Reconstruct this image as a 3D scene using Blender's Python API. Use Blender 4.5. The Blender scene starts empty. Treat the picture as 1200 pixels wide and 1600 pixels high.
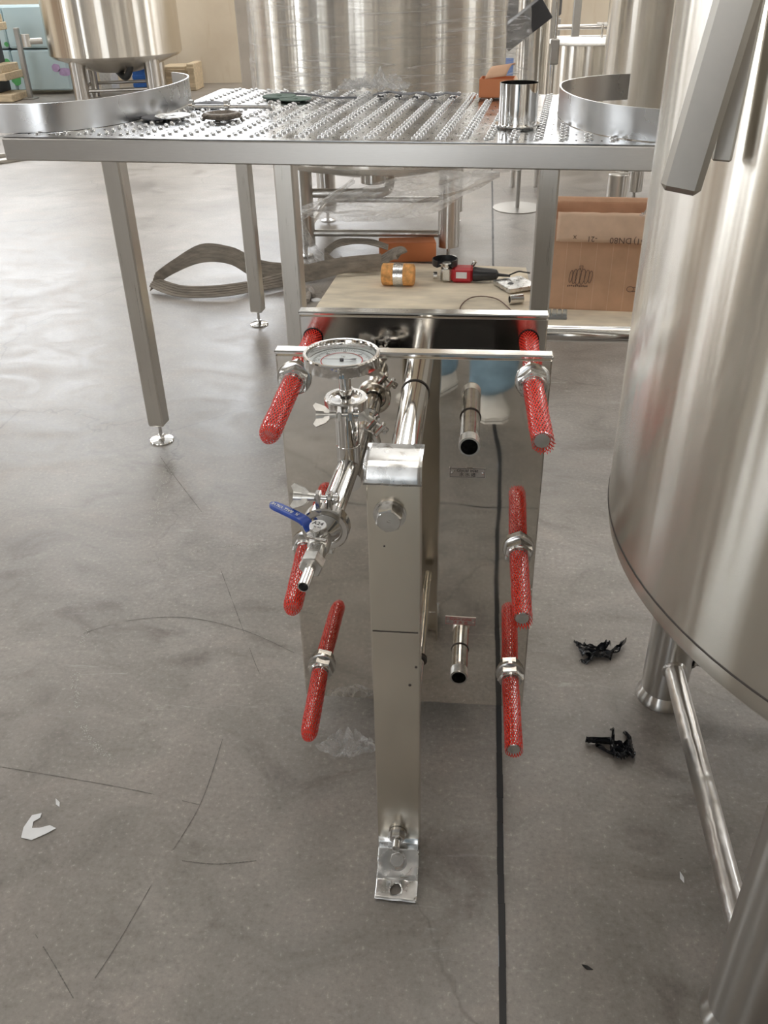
import bpy, bmesh, math, random
from mathutils import Vector as V, Matrix, noise
random.seed(7)
S = bpy.context.scene; COL = S.collection; PI = math.pi

# ---------------- camera ----------------
F, TH, RO, YA = 1373.8, 0.561529, -0.023320, -0.113306
fw = V((math.sin(YA)*math.cos(TH), math.cos(YA)*math.cos(TH), -math.sin(TH)))
r0 = V((math.cos(YA), -math.sin(YA), 0)); u0 = r0.cross(fw)
r2 = r0*math.cos(RO)+u0*math.sin(RO); u2 = -r0*math.sin(RO)+u0*math.cos(RO)
cd = bpy.data.cameras.new('camera'); cam = bpy.data.objects.new('camera', cd); COL.objects.link(cam)
cam.matrix_world = Matrix(((r2.x, u2.x, -fw.x, 0), (r2.y, u2.y, -fw.y, 0), (r2.z, u2.z, -fw.z, 1.5), (0, 0, 0, 1)))
cd.sensor_fit = 'VERTICAL'; cd.sensor_height = 24; cd.lens = F/1600*24; cd.clip_start = 0.02; cd.clip_end = 80
S.camera = cam
S.view_settings.view_transform = 'Standard'; S.view_settings.look = 'None'
S.view_settings.gamma = 1; S.view_settings.use_curve_mapping = False
S.view_settings.exposure = 0.46
# ---------------- light: a grey day outside, unseen glowing panes as skylights, windows and a doorway ----------------
w = bpy.data.worlds.new('overcast'); S.world = w; w.use_nodes = True
w.node_tree.nodes['Background'].inputs[0].default_value = (0.80, 0.88, 1.0, 1)
w.node_tree.nodes['Background'].inputs[1].default_value = 0.35
SKYLIGHT, WINDOW, WINDOW_BACK, FRONTGLOW = 4.6, 9.5, 6.5, 4.0
RX0, RX1, RY0, RY1, RH = -11.0, 9.0, -10.0, 14.0, 6.5

# ---------------- materials ----------------
def newmat(name):
    m = bpy.data.materials.new(name); m.use_nodes = True
    nt = m.node_tree; return m, nt, nt.nodes['Principled BSDF']
def N(nt, t, **k):
    n = nt.nodes.new(t)
    for a, b in k.items():
        if a.startswith('i_'): n.inputs[a[2:].replace('_', ' ')].default_value = b
        else: setattr(n, a, b)
    return n
def ramp(nt, src, stops, out=None):
    r = nt.nodes.new('ShaderNodeValToRGB'); e = r.color_ramp.elements
    while len(e) > 1: e.remove(e[-1])
    e[0].position = stops[0][0]; e[0].color = (*stops[0][1], 1)
    for p, c in stops[1:]:
        x = e.new(p); x.color = (*c, 1)
    nt.links.new(src, r.inputs[0]); return r.outputs[0]
def g3(v): return (v, v, v)
def coords(nt, scale=(1, 1, 1)):
    tc = nt.nodes.new('ShaderNodeTexCoord'); mp = nt.nodes.new('ShaderNodeMapping')
    mp.inputs['Scale'].default_value = scale; nt.links.new(tc.outputs['Object'], mp.inputs[0]); return mp.outputs[0]
def noisetex(nt, vec, scale, detail=4, rough=.55, dist=0):
    n = N(nt, 'ShaderNodeTexNoise'); n.inputs['Scale'].default_value = scale; n.inputs['Detail'].default_value = detail
    n.inputs['Roughness'].default_value = rough; n.inputs['Distortion'].default_value = dist
    nt.links.new(vec, n.inputs['Vector']); return n.outputs['Fac']
def bump(nt, b, h, strength, dist=.01):
    n = N(nt, 'ShaderNodeBump'); n.inputs['Strength'].default_value = strength; n.inputs['Distance'].default_value = dist
    nt.links.new(h, n.inputs['Height']); nt.links.new(n.outputs[0], b.inputs['Normal'])
def plain(name, col, rough=.5, metal=0, nscale=30, var=.12, bstr=.1, bdist=.002, stretch=(1, 1, 1), coat=0):
    m, nt, b = newmat(name); vec = coords(nt, stretch); n = noisetex(nt, vec, nscale)
    c = ramp(nt, n, [(.3, tuple(x*(1-var) for x in col)), (.7, tuple(min(1, x*(1+var)) for x in col))])
    nt.links.new(c, b.inputs['Base Color']); b.inputs['Roughness'].default_value = rough
    b.inputs['Metallic'].default_value = metal; b.inputs['Coat Weight'].default_value = coat
    if bstr: bump(nt, b, n, bstr, bdist)
    return m
def steel(name, col, rough, stretch=(1, 1, 1), nscale=40, var=.05, rvar=.06, bstr=.05, bdist=.0005, aniso=0, warp=0, wscale=3, streak=0):
    m, nt, b = newmat(name); vec = coords(nt, stretch); n = noisetex(nt, vec, nscale, 5)
    c = ramp(nt, n, [(.3, tuple(x*(1-var) for x in col)), (.7, tuple(min(1, x*(1+var)) for x in col))])
    nt.links.new(c, b.inputs['Base Color']); b.inputs['Metallic'].default_value = 1
    rr = ramp(nt, n, [(.3, g3(max(0, rough-rvar))), (.7, g3(rough+rvar))]); nt.links.new(rr, b.inputs['Roughness'])
    if streak:
        ns_ = noisetex(nt, coords(nt, (1, 1, .012)), streak, 3, .5); b1 = N(nt, 'ShaderNodeBump'); b1.inputs['Strength'].default_value = 1; b1.inputs['Distance'].default_value = .0055
        nt.links.new(ns_, b1.inputs['Height']); nt.links.new(b1.outputs[0], b.inputs['Normal'])
    if aniso:
        b.inputs['Anisotropic'].default_value = aniso; b.inputs['Anisotropic Rotation'].default_value = .25
        t = N(nt, 'ShaderNodeTangent'); t.direction_type = 'RADIAL'; t.axis = 'Z'; nt.links.new(t.outputs[0], b.inputs['Tangent'])
    if warp:
        v2 = coords(nt); n2 = noisetex(nt, v2, wscale, 2, .4)
        b1 = N(nt, 'ShaderNodeBump'); b1.inputs['Strength'].default_value = 1; b1.inputs['Distance'].default_value = warp
        nt.links.new(n2, b1.inputs['Height']); nt.links.new(b1.outputs[0], b.inputs['Normal'])
    elif bstr: bump(nt, b, n, bstr, bdist)
    return m
SC = (.72, .70, .67)
M = {}
M['mirror'] = steel('mirror_polished_steel', (.78, .745, .69), .035, nscale=6, var=.03, rvar=.02, warp=.006, wscale=2.2)
M['mirror_back'] = steel('mirror_polished_steel_rear', (.60, .58, .55), .14, nscale=6, var=.03, rvar=.02, warp=.003, wscale=4)
M['polish'] = steel('polished_steel_tube', (.74, .73, .71), .09, nscale=12, var=.03, rvar=.03, bstr=0)
M['satin'] = steel('satin_steel_column', (.80, .755, .67), .20, stretch=(3, 3, 1), nscale=5, var=.05, rvar=.03, bstr=0)
M['legsteel'] = steel('brushed_steel_legs', (.60, .58, .54), .3, stretch=(90, 90, 1.5), nscale=4, var=.025, rvar=.03, bstr=.015)
M['apron'] = steel('brushed_steel_apron', (.54, .525, .50), .34, stretch=(1.5, 90, 90), nscale=4, var=.03, rvar=.04, bstr=.015)
M['deck'] = steel('deck_plate_steel', (.60, .61, .62), .22, nscale=7, var=.14, rvar=.09)
M['bump'] = steel('deck_dimple_steel', (.66, .67, .68), .2, bstr=0)
M['tank'] = steel('brushed_tank_steel', (.78, .745, .68), .27, nscale=2, var=.012, rvar=.0, aniso=1.0, bstr=0, streak=8)
M['tankleg'] = steel('brushed_tank_leg', (.62, .60, .57), .30, nscale=3, var=.02, rvar=.0, aniso=.9, bstr=0, streak=9)
M['clampmat'] = steel('satin_clamp_steel', (.68, .66, .63), .17, nscale=20, bstr=0)
M['barsteel'] = steel('bead_blasted_bar', (.50, .475, .43), .36, nscale=60, var=.03, rvar=.03, bstr=0)
M['guardmat'] = steel('rolled_guard_steel', (.60, .60, .60), .28, nscale=5, var=.05, rvar=.05, bstr=0)
M['zinc'] = steel('zinc_plate', (.70, .70, .69), .3, nscale=30, var=.18, rvar=.12, bstr=.3, bdist=.001)
M['bolt'] = steel('bolt_steel', (.66, .65, .63), .2, nscale=60, var=.1, rvar=.07, bstr=.15, bdist=.0006)
M['cast'] = steel('cast_steel', (.66, .65, .62), .33, nscale=150, var=.1, rvar=.05, bstr=.35, bdist=.0006)
M['dark'] = plain('black_rubber', (.012, .012, .013), .45)
M['shadowgap'] = plain('dark_weld_line', (.06, .05, .045), .6)  # dark colour of joint rings, seams, pits and faint print
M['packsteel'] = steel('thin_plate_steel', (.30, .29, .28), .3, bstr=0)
M['red'] = plain('red_plastic_net', (.84, .030, .012), .5, nscale=80, var=.1, bstr=0); M['red'].node_tree.nodes['Principled BSDF'].inputs['Specular IOR Level'].default_value = .25
M['blue'] = plain('blue_vinyl_grip', (.012, .06, .36), .3, nscale=40, var=.15, bstr=.05, coat=.3)
M['white'] = plain('white_paint', (.82, .82, .80), .5, bstr=0)
M['ink'] = plain('black_ink', (.02, .02, .02), .5, bstr=0)
M['redink'] = plain('red_ink', (.5, .03, .03), .5, bstr=0)
M['handink'] = plain('brown_marker_ink', (.16, .10, .08), .7, bstr=0)
M['plate'] = steel('etched_name_plate', (.62, .58, .55), .3, bstr=0)
M['dial'] = plain('dial_face', (.78, .84, .86), .35, nscale=20, var=.03, bstr=0)
M['board'] = plain('plywood_board', (.74, .66, .52), .65, nscale=3.2, var=.26, stretch=(1, 3, 3), bstr=.15)
M['card'] = plain('cardboard', (.62, .385, .25), .8, nscale=9, var=.10, bstr=.2)
M['cardlight'] = plain('cardboard_light_flap', (.72, .51, .36), .75, nscale=9, var=.1, bstr=.2)
M['orangebox'] = plain('orange_carton', (.62, .22, .09), .65, nscale=6, var=.1, bstr=.05)
M['foam'] = plain('orange_foam', (.72, .36, .12), .7, nscale=40, var=.35, bstr=.5, bdist=.004)
M['foil'] = steel('silver_tape', (.8, .8, .8), .25, nscale=60, bstr=.5, bdist=.002)
M['sling'] = plain('grey_webbing', (.23, .20, .165), .85, nscale=9, var=.3, stretch=(1, 4, 4), bstr=.4)
M['glove'] = plain('grey_knit', (.30, .27, .24), .9, nscale=60, var=.25, bstr=.5)
M['toolred'] = plain('red_tool_housing', (.50, .02, .03), .35, nscale=10, var=.05, bstr=0)
M['toolblack'] = plain('black_tool_plastic', (.025, .025, .028), .4, bstr=.1)
M['abrasive'] = plain('grey_abrasive', (.16, .165, .18), .75, nscale=120, var=.2, bstr=.4)
M['green'] = plain('green_abrasive', (.14, .20, .17), .8, nscale=120, var=.2, bstr=.4)
M['brush'] = plain('wire_brush', (.22, .19, .16), .6, 0.6, nscale=140, var=.4, bstr=.8)
M['paper'] = plain('white_paper', (.80, .81, .82), .7, nscale=20, var=.05, bstr=.1)
M['blackfilm'] = plain('black_film_scrap', (.012, .013, .016), .2, nscale=30, bstr=.4, bdist=.004)
M['jeans'] = plain('light_blue_denim', (.20, .31, .40), .8, nscale=14, var=.3, bstr=.3)
M['jacket'] = plain('black_cloth', (.02, .02, .022), .9, nscale=20, bstr=.3)
M['skin'] = plain('skin', (.55, .34, .25), .55, nscale=20, var=.05, bstr=.05)
M['hair'] = plain('black_hair', (.015, .012, .01), .5, nscale=60, bstr=.5)
M['sneaker'] = plain('white_sneaker', (.75, .73, .68), .5, nscale=20, var=.08, bstr=.05)
M['timber'] = plain('pale_timber', (.62, .50, .34), .7, nscale=6, var=.2, stretch=(1, 6, 6))
M['blueprint'] = plain('label_blue', (.05, .2, .65), .5, bstr=0)
M['cream'] = plain('cream_panel', (.80, .78, .74), .6, bstr=0)
M['purple'] = plain('purple_flower_print', (.52, .38, .62), .6, bstr=0)
M['leafprint'] = plain('green_leaf_print', (.10, .42, .14), .6, bstr=0)
M['postmat'] = steel('post_steel', (.45, .44, .42), .4, bstr=0)
M['scuff'] = plain('chalk_scuff_mark', (.50, .485, .45), .8, bstr=0)
M['crack'] = plain('hairline_crack_line', (.15, .14, .125), .7, bstr=0)
M['darkwall'] = plain('dark_shutter_paint', (.07, .065, .06), .5, nscale=3)
M['brownwall'] = plain('brown_shutter_paint', (.28, .19, .12), .5, nscale=3)
M['column'] = plain('painted_column', (.45, .40, .34), .6, nscale=4, var=.1)
M['darkmach'] = plain('dark_machine', (.05, .05, .055), .5, nscale=3, var=.3)
M['cup'] = plain('clear_cup', (.8, .85, .86), .2); M['cup'].node_tree.nodes['Principled BSDF'].inputs['Transmission Weight'].default_value = .75
M['frame'] = plain('window_frame_paint', (.55, .56, .56), .5, bstr=0)
# cream plaster wall with stains
m, nt, b = newmat('cream_plaster'); vec = coords(nt); n = noisetex(nt, vec, .8, 6, .6); n2 = noisetex(nt, coords(nt, (3, 3, .5)), 2.2, 4)
c1 = ramp(nt, n, [(.3, (.66, .56, .43)), (.7, (.80, .71, .57))]); c2 = ramp(nt, n2, [(.55, g3(1)), (.75, (.78, .68, .55))])
mx = N(nt, 'ShaderNodeMix', data_type='RGBA', blend_type='MULTIPLY'); mx.inputs[0].default_value = .6
nt.links.new(c1, mx.inputs[6]); nt.links.new(c2, mx.inputs[7]); nt.links.new(mx.outputs[2], b.inputs['Base Color'])
b.inputs['Roughness'].default_value = .85; bump(nt, b, n, .2, .01); M['wall'] = m
M['ceiling'] = plain('ceiling_sheet', (.50, .50, .49), .8, nscale=2, var=.1)
# concrete floor
m, nt, b = newmat('polished_concrete'); vec = coords(nt)
n = noisetex(nt, vec, 1.3, 7, .62, .4); nf = noisetex(nt, vec, 90, 5, .7); n3 = noisetex(nt, coords(nt, (1, 1.4, 1)), 3.7, 5, .6, 1.2)
c1 = ramp(nt, n, [(.28, (.215, .190, .168)), (.5, (.298, .270, .242)), (.74, (.40, .372, .342))])
c2 = ramp(nt, nf, [(.25, g3(.70)), (.45, g3(.95)), (.60, g3(1.06)), (.70, g3(1.7))])
c3 = ramp(nt, n3, [(.30, (.58, .55, .55)), (.42, (.85, .86, .85)), (.55, g3(1)), (.72, (1.16, 1.13, 1.12))])
a1 = N(nt, 'ShaderNodeMix', data_type='RGBA', blend_type='MULTIPLY'); a1.inputs[0].default_value = 1; nt.links.new(c1, a1.inputs[6]); nt.links.new(c2, a1.inputs[7])
a2 = N(nt, 'ShaderNodeMix', data_type='RGBA', blend_type='MULTIPLY'); a2.inputs[0].default_value = .9; nt.links.new(a1.outputs[2], a2.inputs[6]); nt.links.new(c3, a2.inputs[7])
vo = N(nt, 'ShaderNodeTexVoronoi', feature='DISTANCE_TO_EDGE'); vo.inputs['Scale'].default_value = .8
dn = noisetex(nt, vec, 3, 4); ad = N(nt, 'ShaderNodeVectorMath', operation='MULTIPLY_ADD')
ad.inputs[1].default_value = (.22, .22, .22); nt.links.new(dn, ad.inputs[0]); nt.links.new(vec, ad.inputs[2]); nt.links.new(ad.outputs[0], vo.inputs['Vector'])
ck = ramp(nt, vo.outputs['Distance'], [(0, g3(.45)), (.001, g3(.6)), (.003, g3(1))])
msk = ramp(nt, noisetex(nt, vec, .9, 2), [(.48, g3(1)), (.60, g3(0))])
mxk = N(nt, 'ShaderNodeMath', operation='MAXIMUM'); nt.links.new(ck, mxk.inputs[0]); nt.links.new(msk, mxk.inputs[1])
a3 = N(nt, 'ShaderNodeMix', data_type='RGBA', blend_type='MULTIPLY'); a3.inputs[0].default_value = .6; nt.links.new(a2.outputs[2], a3.inputs[6]); nt.links.new(mxk.outputs[0], a3.inputs[7])
sc1 = noisetex(nt, coords(nt, (1, 7, 1)), 5, 6, .75, .6); sc2 = noisetex(nt, vec, 1.7, 2)
sm1 = ramp(nt, sc1, [(.60, g3(0)), (.68, g3(1))]); sm2 = ramp(nt, sc2, [(.47, g3(0)), (.62, g3(.45))]); sm = N(nt, 'ShaderNodeMath', operation='MULTIPLY')
nt.links.new(sm1, sm.inputs[0]); nt.links.new(sm2, sm.inputs[1]); a4 = N(nt, 'ShaderNodeMix', data_type='RGBA'); a4.inputs[7].default_value = (.55, .54, .51, 1)
nt.links.new(sm.outputs[0], a4.inputs[0]); nt.links.new(a3.outputs[2], a4.inputs[6]); nt.links.new(a4.outputs[2], b.inputs['Base Color'])
rr = ramp(nt, n3, [(.3, g3(.30)), (.7, g3(.44))]); nt.links.new(rr, b.inputs['Roughness']); b.inputs['IOR'].default_value = 1.6
bump(nt, b, nf, .15, .002); M['floor'] = m
# stretch film
def film_mat(name, base, streak, nscale, stretch):
    m, nt, b = newmat(name); out = nt.nodes['Material Output']; vec = coords(nt, stretch)
    n = noisetex(nt, vec, nscale, 6, .65, 1.5)
    tr = N(nt, 'ShaderNodeBsdfTransparent'); mix = N(nt, 'ShaderNodeMixShader')
    f = ramp(nt, n, [(.35, g3(base)), (.56, g3(base+streak*.35)), (.70, g3(min(1, base+streak)))])
    b.inputs['Base Color'].default_value = (.86, .85, .83, 1); b.inputs['Roughness'].default_value = .18
    b.inputs['Specular IOR Level'].default_value = .9; bump(nt, b, n, .9, .02)
    nt.links.new(f, mix.inputs[0]); nt.links.new(tr.outputs[0], mix.inputs[1]); nt.links.new(b.outputs[0], mix.inputs[2])
    nt.links.new(mix.outputs[0], out.inputs['Surface']); return m
M['film'] = film_mat('clear_stretch_film', .08, .48, 3.0, (.7, .7, 13))
M['filmthick'] = film_mat('folded_stretch_film', .32, .5, 9, (1, 1, 2.5))
M['filmscrap'] = film_mat('clear_film_scrap', .10, .75, 26, (1, 1, 1))
M['lens'] = film_mat('dial_glass', .02, .06, 3, (1, 1, 1))
def emit(name, col, s):
    m = bpy.data.materials.new(name); m.use_nodes = True; nt = m.node_tree; nt.nodes.clear()
    e = N(nt, 'ShaderNodeEmission'); e.inputs[0].default_value = (*col, 1); e.inputs[1].default_value = s
    o = N(nt, 'ShaderNodeOutputMaterial'); nt.links.new(e.outputs[0], o.inputs[0]); return m
M['skyl'] = emit('skylight_daylight', (1.0, .945, .87), SKYLIGHT)
M['wind'] = emit('window_daylight', (.90, .95, 1.0), WINDOW)
M['windb'] = emit('back_window_daylight', (.93, .96, 1.0), WINDOW_BACK)
M['windc'] = emit('clear_window_daylight', (1.0, .97, .92), 3.5)
M['windd'] = emit('dull_window_daylight', (.93, .96, 1.0), 6.0)
M['door'] = emit('doorway_daylight', (.92, .96, 1.0), FRONTGLOW)
# light-blue flower-printed panel
m, nt, b = newmat('pale_blue_panel'); vec = coords(nt); n = noisetex(nt, vec, 1.2, 3)
nt.links.new(ramp(nt, n, [(.3, (.50, .66, .72)), (.7, (.62, .76, .80))]), b.inputs['Base Color']); b.inputs['Roughness'].default_value = .4; M['paleblue'] = m

# ---------------- mesh builder ----------------
def wpos(o):
    p = V((0, 0, 0))
    while o: p += o.location; o = o.parent
    return p
def frame(d):
    d = V(d).normalized(); a = V((0, 0, 1)) if abs(d.z) < .95 else V((1, 0, 0))
    x = a.cross(d).normalized(); return x, d.cross(x), d
class MB:
    def __init__(s): s.v = []; s.f = []; s.sm = []
    def add(s, vs, fs, smooth=False):
        o = len(s.v); s.v += [V(v) for v in vs]; s.f += [tuple(i+o for i in f) for f in fs]; s.sm += [smooth]*len(fs); return s
    def box(s, c, d, rot=0, ax=None):
        x, y, z = [k/2 for k in d]; R = Matrix.Rotation(rot, 3, 'Z') if ax is None else ax
        p = [V(c)+R@V((i*x, j*y, k*z)) for k in (-1, 1) for j in (-1, 1) for i in (-1, 1)]
        return s.add(p, [(0, 2, 3, 1), (4, 5, 7, 6), (0, 1, 5, 4), (2, 6, 7, 3), (0, 4, 6, 2), (1, 3, 7, 5)])
    def bbox(s, c, d, bv=.005, R=None):      # bevelled box
        bm = bmesh.new(); bmesh.ops.create_cube(bm, size=1)
        for v in bm.verts: v.co = V((v.co.x*d[0], v.co.y*d[1], v.co.z*d[2]))
        bmesh.ops.bevel(bm, geom=list(bm.edges), offset=bv, segments=1, affect='EDGES')
        bm.verts.index_update(); R = R or Matrix.Identity(3)
        s.add([V(c)+R@v.co for v in bm.verts], [tuple(v.index for v in f.verts) for f in bm.faces]); bm.free(); return s
    def rev(s, p, d, prof, seg=32, smooth=True, close=False, a0=0, a1=2*PI):   # revolve (r, t) profile about axis d at p
        x, y, z = frame(d); full = abs(a1-a0-2*PI) < 1e-6; n = seg if full else seg+1; vs = []; fs = []
        for r, t in prof:
            for k in range(n):
                a = a0+(a1-a0)*k/seg; vs.append(V(p)+x*r*math.cos(a)+y*r*math.sin(a)+z*t)
        m = len(prof)
        for i in range(m if close else m-1):
            for k in range(n if full else n-1):
                k2 = (k+1) % n; i2 = (i+1) % m; fs.append((i*n+k, i*n+k2, i2*n+k2, i2*n+k))
        return s.add(vs, fs, smooth)
    def cyl(s, p0, p1, r, r1=None, seg=24, cap=True, bev=0):
        p0 = V(p0); p1 = V(p1); L = (p1-p0).length; r1 = r if r1 is None else r1
        if bev:
            pr = [(0, 0), (r-bev, 0), (r, bev), (r1, L-bev), (r1-bev, L), (0, L)]
            return s.rev(p0, p1-p0, pr, seg)
        s.rev(p0, p1-p0, [(r, 0), (r1, L)], seg)
        if cap:
            s.rev(p0, p1-p0, [(0, 0), (r, 0)], seg, False); s.rev(p0, p1-p0, [(r1, L), (0, L)], seg, False)
        return s
    def pipe(s, p0, p1, ro, ri, seg=28):
        L = (V(p1)-V(p0)).length; return s.rev(p0, V(p1)-V(p0), [(ro, 0), (ro, L), (ri, L), (ri, 0)], seg, True, True)
    def hexa(s, p, d, r, h, a0=0, cham=.0):
        x, y, z = frame(d); prof = [(0, 0), (r, 0), (r, h-cham), (r-cham, h), (0, h)]
        vs = []; fs = []
        for rr, t in prof:
            for k in range(6): a = a0+k*PI/3; vs.append(V(p)+x*rr*math.cos(a)+y*rr*math.sin(a)+z*t)
        for i in range(4):
            for k in range(6): k2 = (k+1) % 6; fs.append((i*6+k, i*6+k2, i*6+6+k2, i*6+6+k))
        return s.add(vs, fs)
    def tube(s, path, r, seg=12, cap=True):
        P = [V(p) for p in path]; n = len(P); R = r if isinstance(r, (list, tuple)) else [r]*n; vs = []; fs = []; px = None
        for i in range(n):
            d = (P[min(i+1, n-1)]-P[max(i-1, 0)]).normalized()
            x = frame(d)[0] if px is None else (px-d*px.dot(d)).normalized(); px = x; y = d.cross(x)
            for k in range(seg): a = 2*PI*k/seg; vs.append(P[i]+x*R[i]*math.cos(a)+y*R[i]*math.sin(a))
        for i in range(n-1):
            for k in range(seg): k2 = (k+1) % seg; fs.append((i*seg+k, i*seg+k2, (i+1)*seg+k2, (i+1)*seg+k))
        if cap: fs += [tuple(range(seg))[::-1], tuple(range((n-1)*seg, n*seg))]
        return s.add(vs, fs, True)
    def sheet(s, fn, nu, nv, smooth=True):
        vs = [fn(i/nu, j/nv) for j in range(nv+1) for i in range(nu+1)]
        fs = [(j*(nu+1)+i, j*(nu+1)+i+1, (j+1)*(nu+1)+i+1, (j+1)*(nu+1)+i) for j in range(nv) for i in range(nu)]
        return s.add(vs, fs, smooth)
    def prism(s, pts, z0, z1):
        n = len(pts); vs = [V((p[0], p[1], z0)) for p in pts]+[V((p[0], p[1], z1)) for p in pts]
        return s.add(vs, [tuple(range(n))[::-1], tuple(range(n, 2*n))]+[(i, (i+1) % n, n+(i+1) % n, n+i) for i in range(n)])
    def build(s, name, mat, parent=None, origin=None, **props):
        o0 = wpos(parent) if parent else V(origin or (0, 0, 0))
        me = bpy.data.meshes.new(name); me.from_pydata([v-o0 for v in s.v], [], s.f)
        me.polygons.foreach_set('use_smooth', s.sm); me.update()
        me.materials.append(M[mat] if isinstance(mat, str) else mat)
        if any(s.sm): me.set_sharp_from_angle(angle=math.radians(38))
        o = bpy.data.objects.new(name, me); COL.objects.link(o)
        if parent: o.parent = parent
        else: o.location = o0
        for k, v in props.items(): o[k] = v
        return o
def thing(name, loc, label, cat, group=None):
    o = bpy.data.objects.new(name, None); COL.objects.link(o); o.location = loc; o.empty_display_size = .05
    o['label'] = label; o['category'] = cat
    if group: o['group'] = group
    return o
def text(body, size, mat, pos, xdir, ydir, parent, name='lettering', extrude=.0002, **props):
    cu = bpy.data.curves.new('t', 'FONT'); cu.body = body; cu.size = size; cu.align_x = 'CENTER'; cu.align_y = 'CENTER'; cu.resolution_u = 2; cu.extrude = extrude
    t = bpy.data.objects.new('t', cu); COL.objects.link(t); dg = bpy.context.evaluated_depsgraph_get(); dg.update()
    me = bpy.data.meshes.new_from_object(t.evaluated_get(dg)); bpy.data.objects.remove(t)
    x = V(xdir).normalized(); y = V(ydir).normalized(); z = x.cross(y); mb = MB()
    mb.add([V(pos)+x*v.co.x+y*v.co.y+z*v.co.z for v in me.vertices], [tuple(p.vertices) for p in me.polygons])
    bpy.data.meshes.remove(me); return mb.build(name, mat, parent, **props)
def struct(mb, name, mat, parent=None):
    o = mb.build(name, mat, parent)
    if not parent: o['kind'] = 'structure'
    return o
def spline(pts, n=8):
    P = [V(p) for p in pts]; out = []
    for i in range(len(P)-1):
        a, b_, c, d = P[max(i-1, 0)], P[i], P[i+1], P[min(i+2, len(P)-1)]
        for k in range(n):
            t = k/n; out.append(.5*((2*b_)+(c-a)*t+(2*a-5*b_+4*c-d)*t*t+(3*b_-a-3*c+d)*t**3))
    out.append(P[-1]); return out
def copy_tree(o, parent=None):
    c = o.copy(); COL.objects.link(c)
    if parent: c.parent = parent
    for ch in list(o.children): copy_tree(ch, c)
    return c

# ---------------- the hall ----------------
SX = .088     # slab joint running away from the camera
mb = MB()     # floor slabs with a recessed joint between them
for a, b_ in ((RX0, SX-.0058), (SX+.0058, RX1)):
    for c, d in ((RY0, .445), (.449, RY1)):
        mb.box(((a+b_)/2, (c+d)/2, -.05), (b_-a, d-c, .1))
floor = struct(mb, 'floor', 'floor')
mb = MB()
for k in range(260):
    y0 = -2+k*16/260; y1 = y0+16/260+.001; wj = .0076+.0022*noise.noise(V((y0*9, 0, 0)))
    x = SX+.0022*noise.noise(V((y0*5, 3, 0))); mb.box((x, (y0+y1)/2, -.0012+.0012*noise.noise(V((y0*20, 0, 5)))), (2*wj*.8, y1-y0, .005))
for k in range(120):
    x0 = -2+k*4/120; mb.box((x0, .447, -.002), (.034, .006+.003*noise.noise(V((x0*8, 0, 0))), .004))
mb.build('joint_filler', 'dark', floor, label='black slab joint running away under the heat exchanger')
def flake_line(pts, w_, gap, seed, jit):
    pp = spline([(x, y, .0006) for x, y in pts], 26); mb = MB(); rn = random.Random(seed)
    for a, b_ in zip(pp, pp[1:]):
        if noise.noise(a*9+V((seed, 0, 0))) < gap: continue
        for _ in range(3 if jit else 1):
            o_ = V((rn.gauss(0, jit), rn.gauss(0, jit), 0)); q = a+o_; d = (b_-a)*(.5 if jit else 1.02)+V((rn.gauss(0, jit*.2), rn.gauss(0, jit*.2), 0)); n_ = V((-d.y, d.x, 0)).normalized()*w_*rn.uniform(.3, 1)
            mb.add([q-n_, q+d-n_, q+d+n_, q+n_], [(0, 1, 2, 3)])
    return mb
for k, (pts, g_, j_) in enumerate((([(-1.002, 1.724), (-.979, 1.612), (-.939, 1.499), (-.882, 1.397), (-.822, 1.332), (-.765, 1.29)], -.10, .005), ([(-.831, 2.095), (-.753, 2.135), (-.621, 2.161)], -.1, .003), ([(-1.0, 2.25), (-1.04, 2.544), (-1.035, 2.62)], .0, .014), ([(-.98, 2.03), (-.908, 2.056)], -.3, .006))):
    flake_line(pts, .0012, g_, k, j_).build('chalk_scuff', 'scuff', floor)
for k, pts in enumerate(([(-1.013, 1.254), (-.858, 1.237), (-.691, 1.216), (-.54, 1.19)], [(-.539, 1.375), (-.54, 1.19), (-.574, 1.029), (-.605, .868), (-.634, .762)], [(-.714, 2.022), (-.583, 1.757), (-.518, 1.624), (-.467, 1.537)], [(-1.006, 1.711), (-.904, 1.772), (-.752, 1.797), (-.583, 1.757), (-.431, 1.679)], [(-1.185, 2.797), (-1.06, 2.611), (-.857, 2.328)], [(-.537, 1.054), (-.465, 1.053), (-.391, 1.067)], [(.199, 1.155), (.348, 1.146), (.482, 1.143)], [(-.761, .879), (-.711, .835), (-.644, .772)])):
    flake_line(pts, .0011, -.28, k+20, 0).build('hairline_crack', 'crack', floor)
struct(MB().box(((RX0+RX1)/2, RY1+.1, RH/2), (RX1-RX0+.4, .2, RH)), 'wall_back', 'wall')
struct(MB().box(((RX0+RX1)/2, RY0-.1, RH/2), (RX1-RX0+.4, .2, RH)), 'wall_front', 'wall')
struct(MB().box((RX0-.1, (RY0+RY1)/2, RH/2), (.2, RY1-RY0, RH)), 'wall_left', 'wall')
struct(MB().box((RX1+.1, (RY0+RY1)/2, RH/2), (.2, RY1-RY0, RH)), 'wall_right', 'wall')
struct(MB().box(((RX0+RX1)/2, (RY0+RY1)/2, RH+.1), (RX1-RX0+.4, RY1-RY0+.4, .2)), 'ceiling', 'ceiling')
wn = [0]
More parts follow.
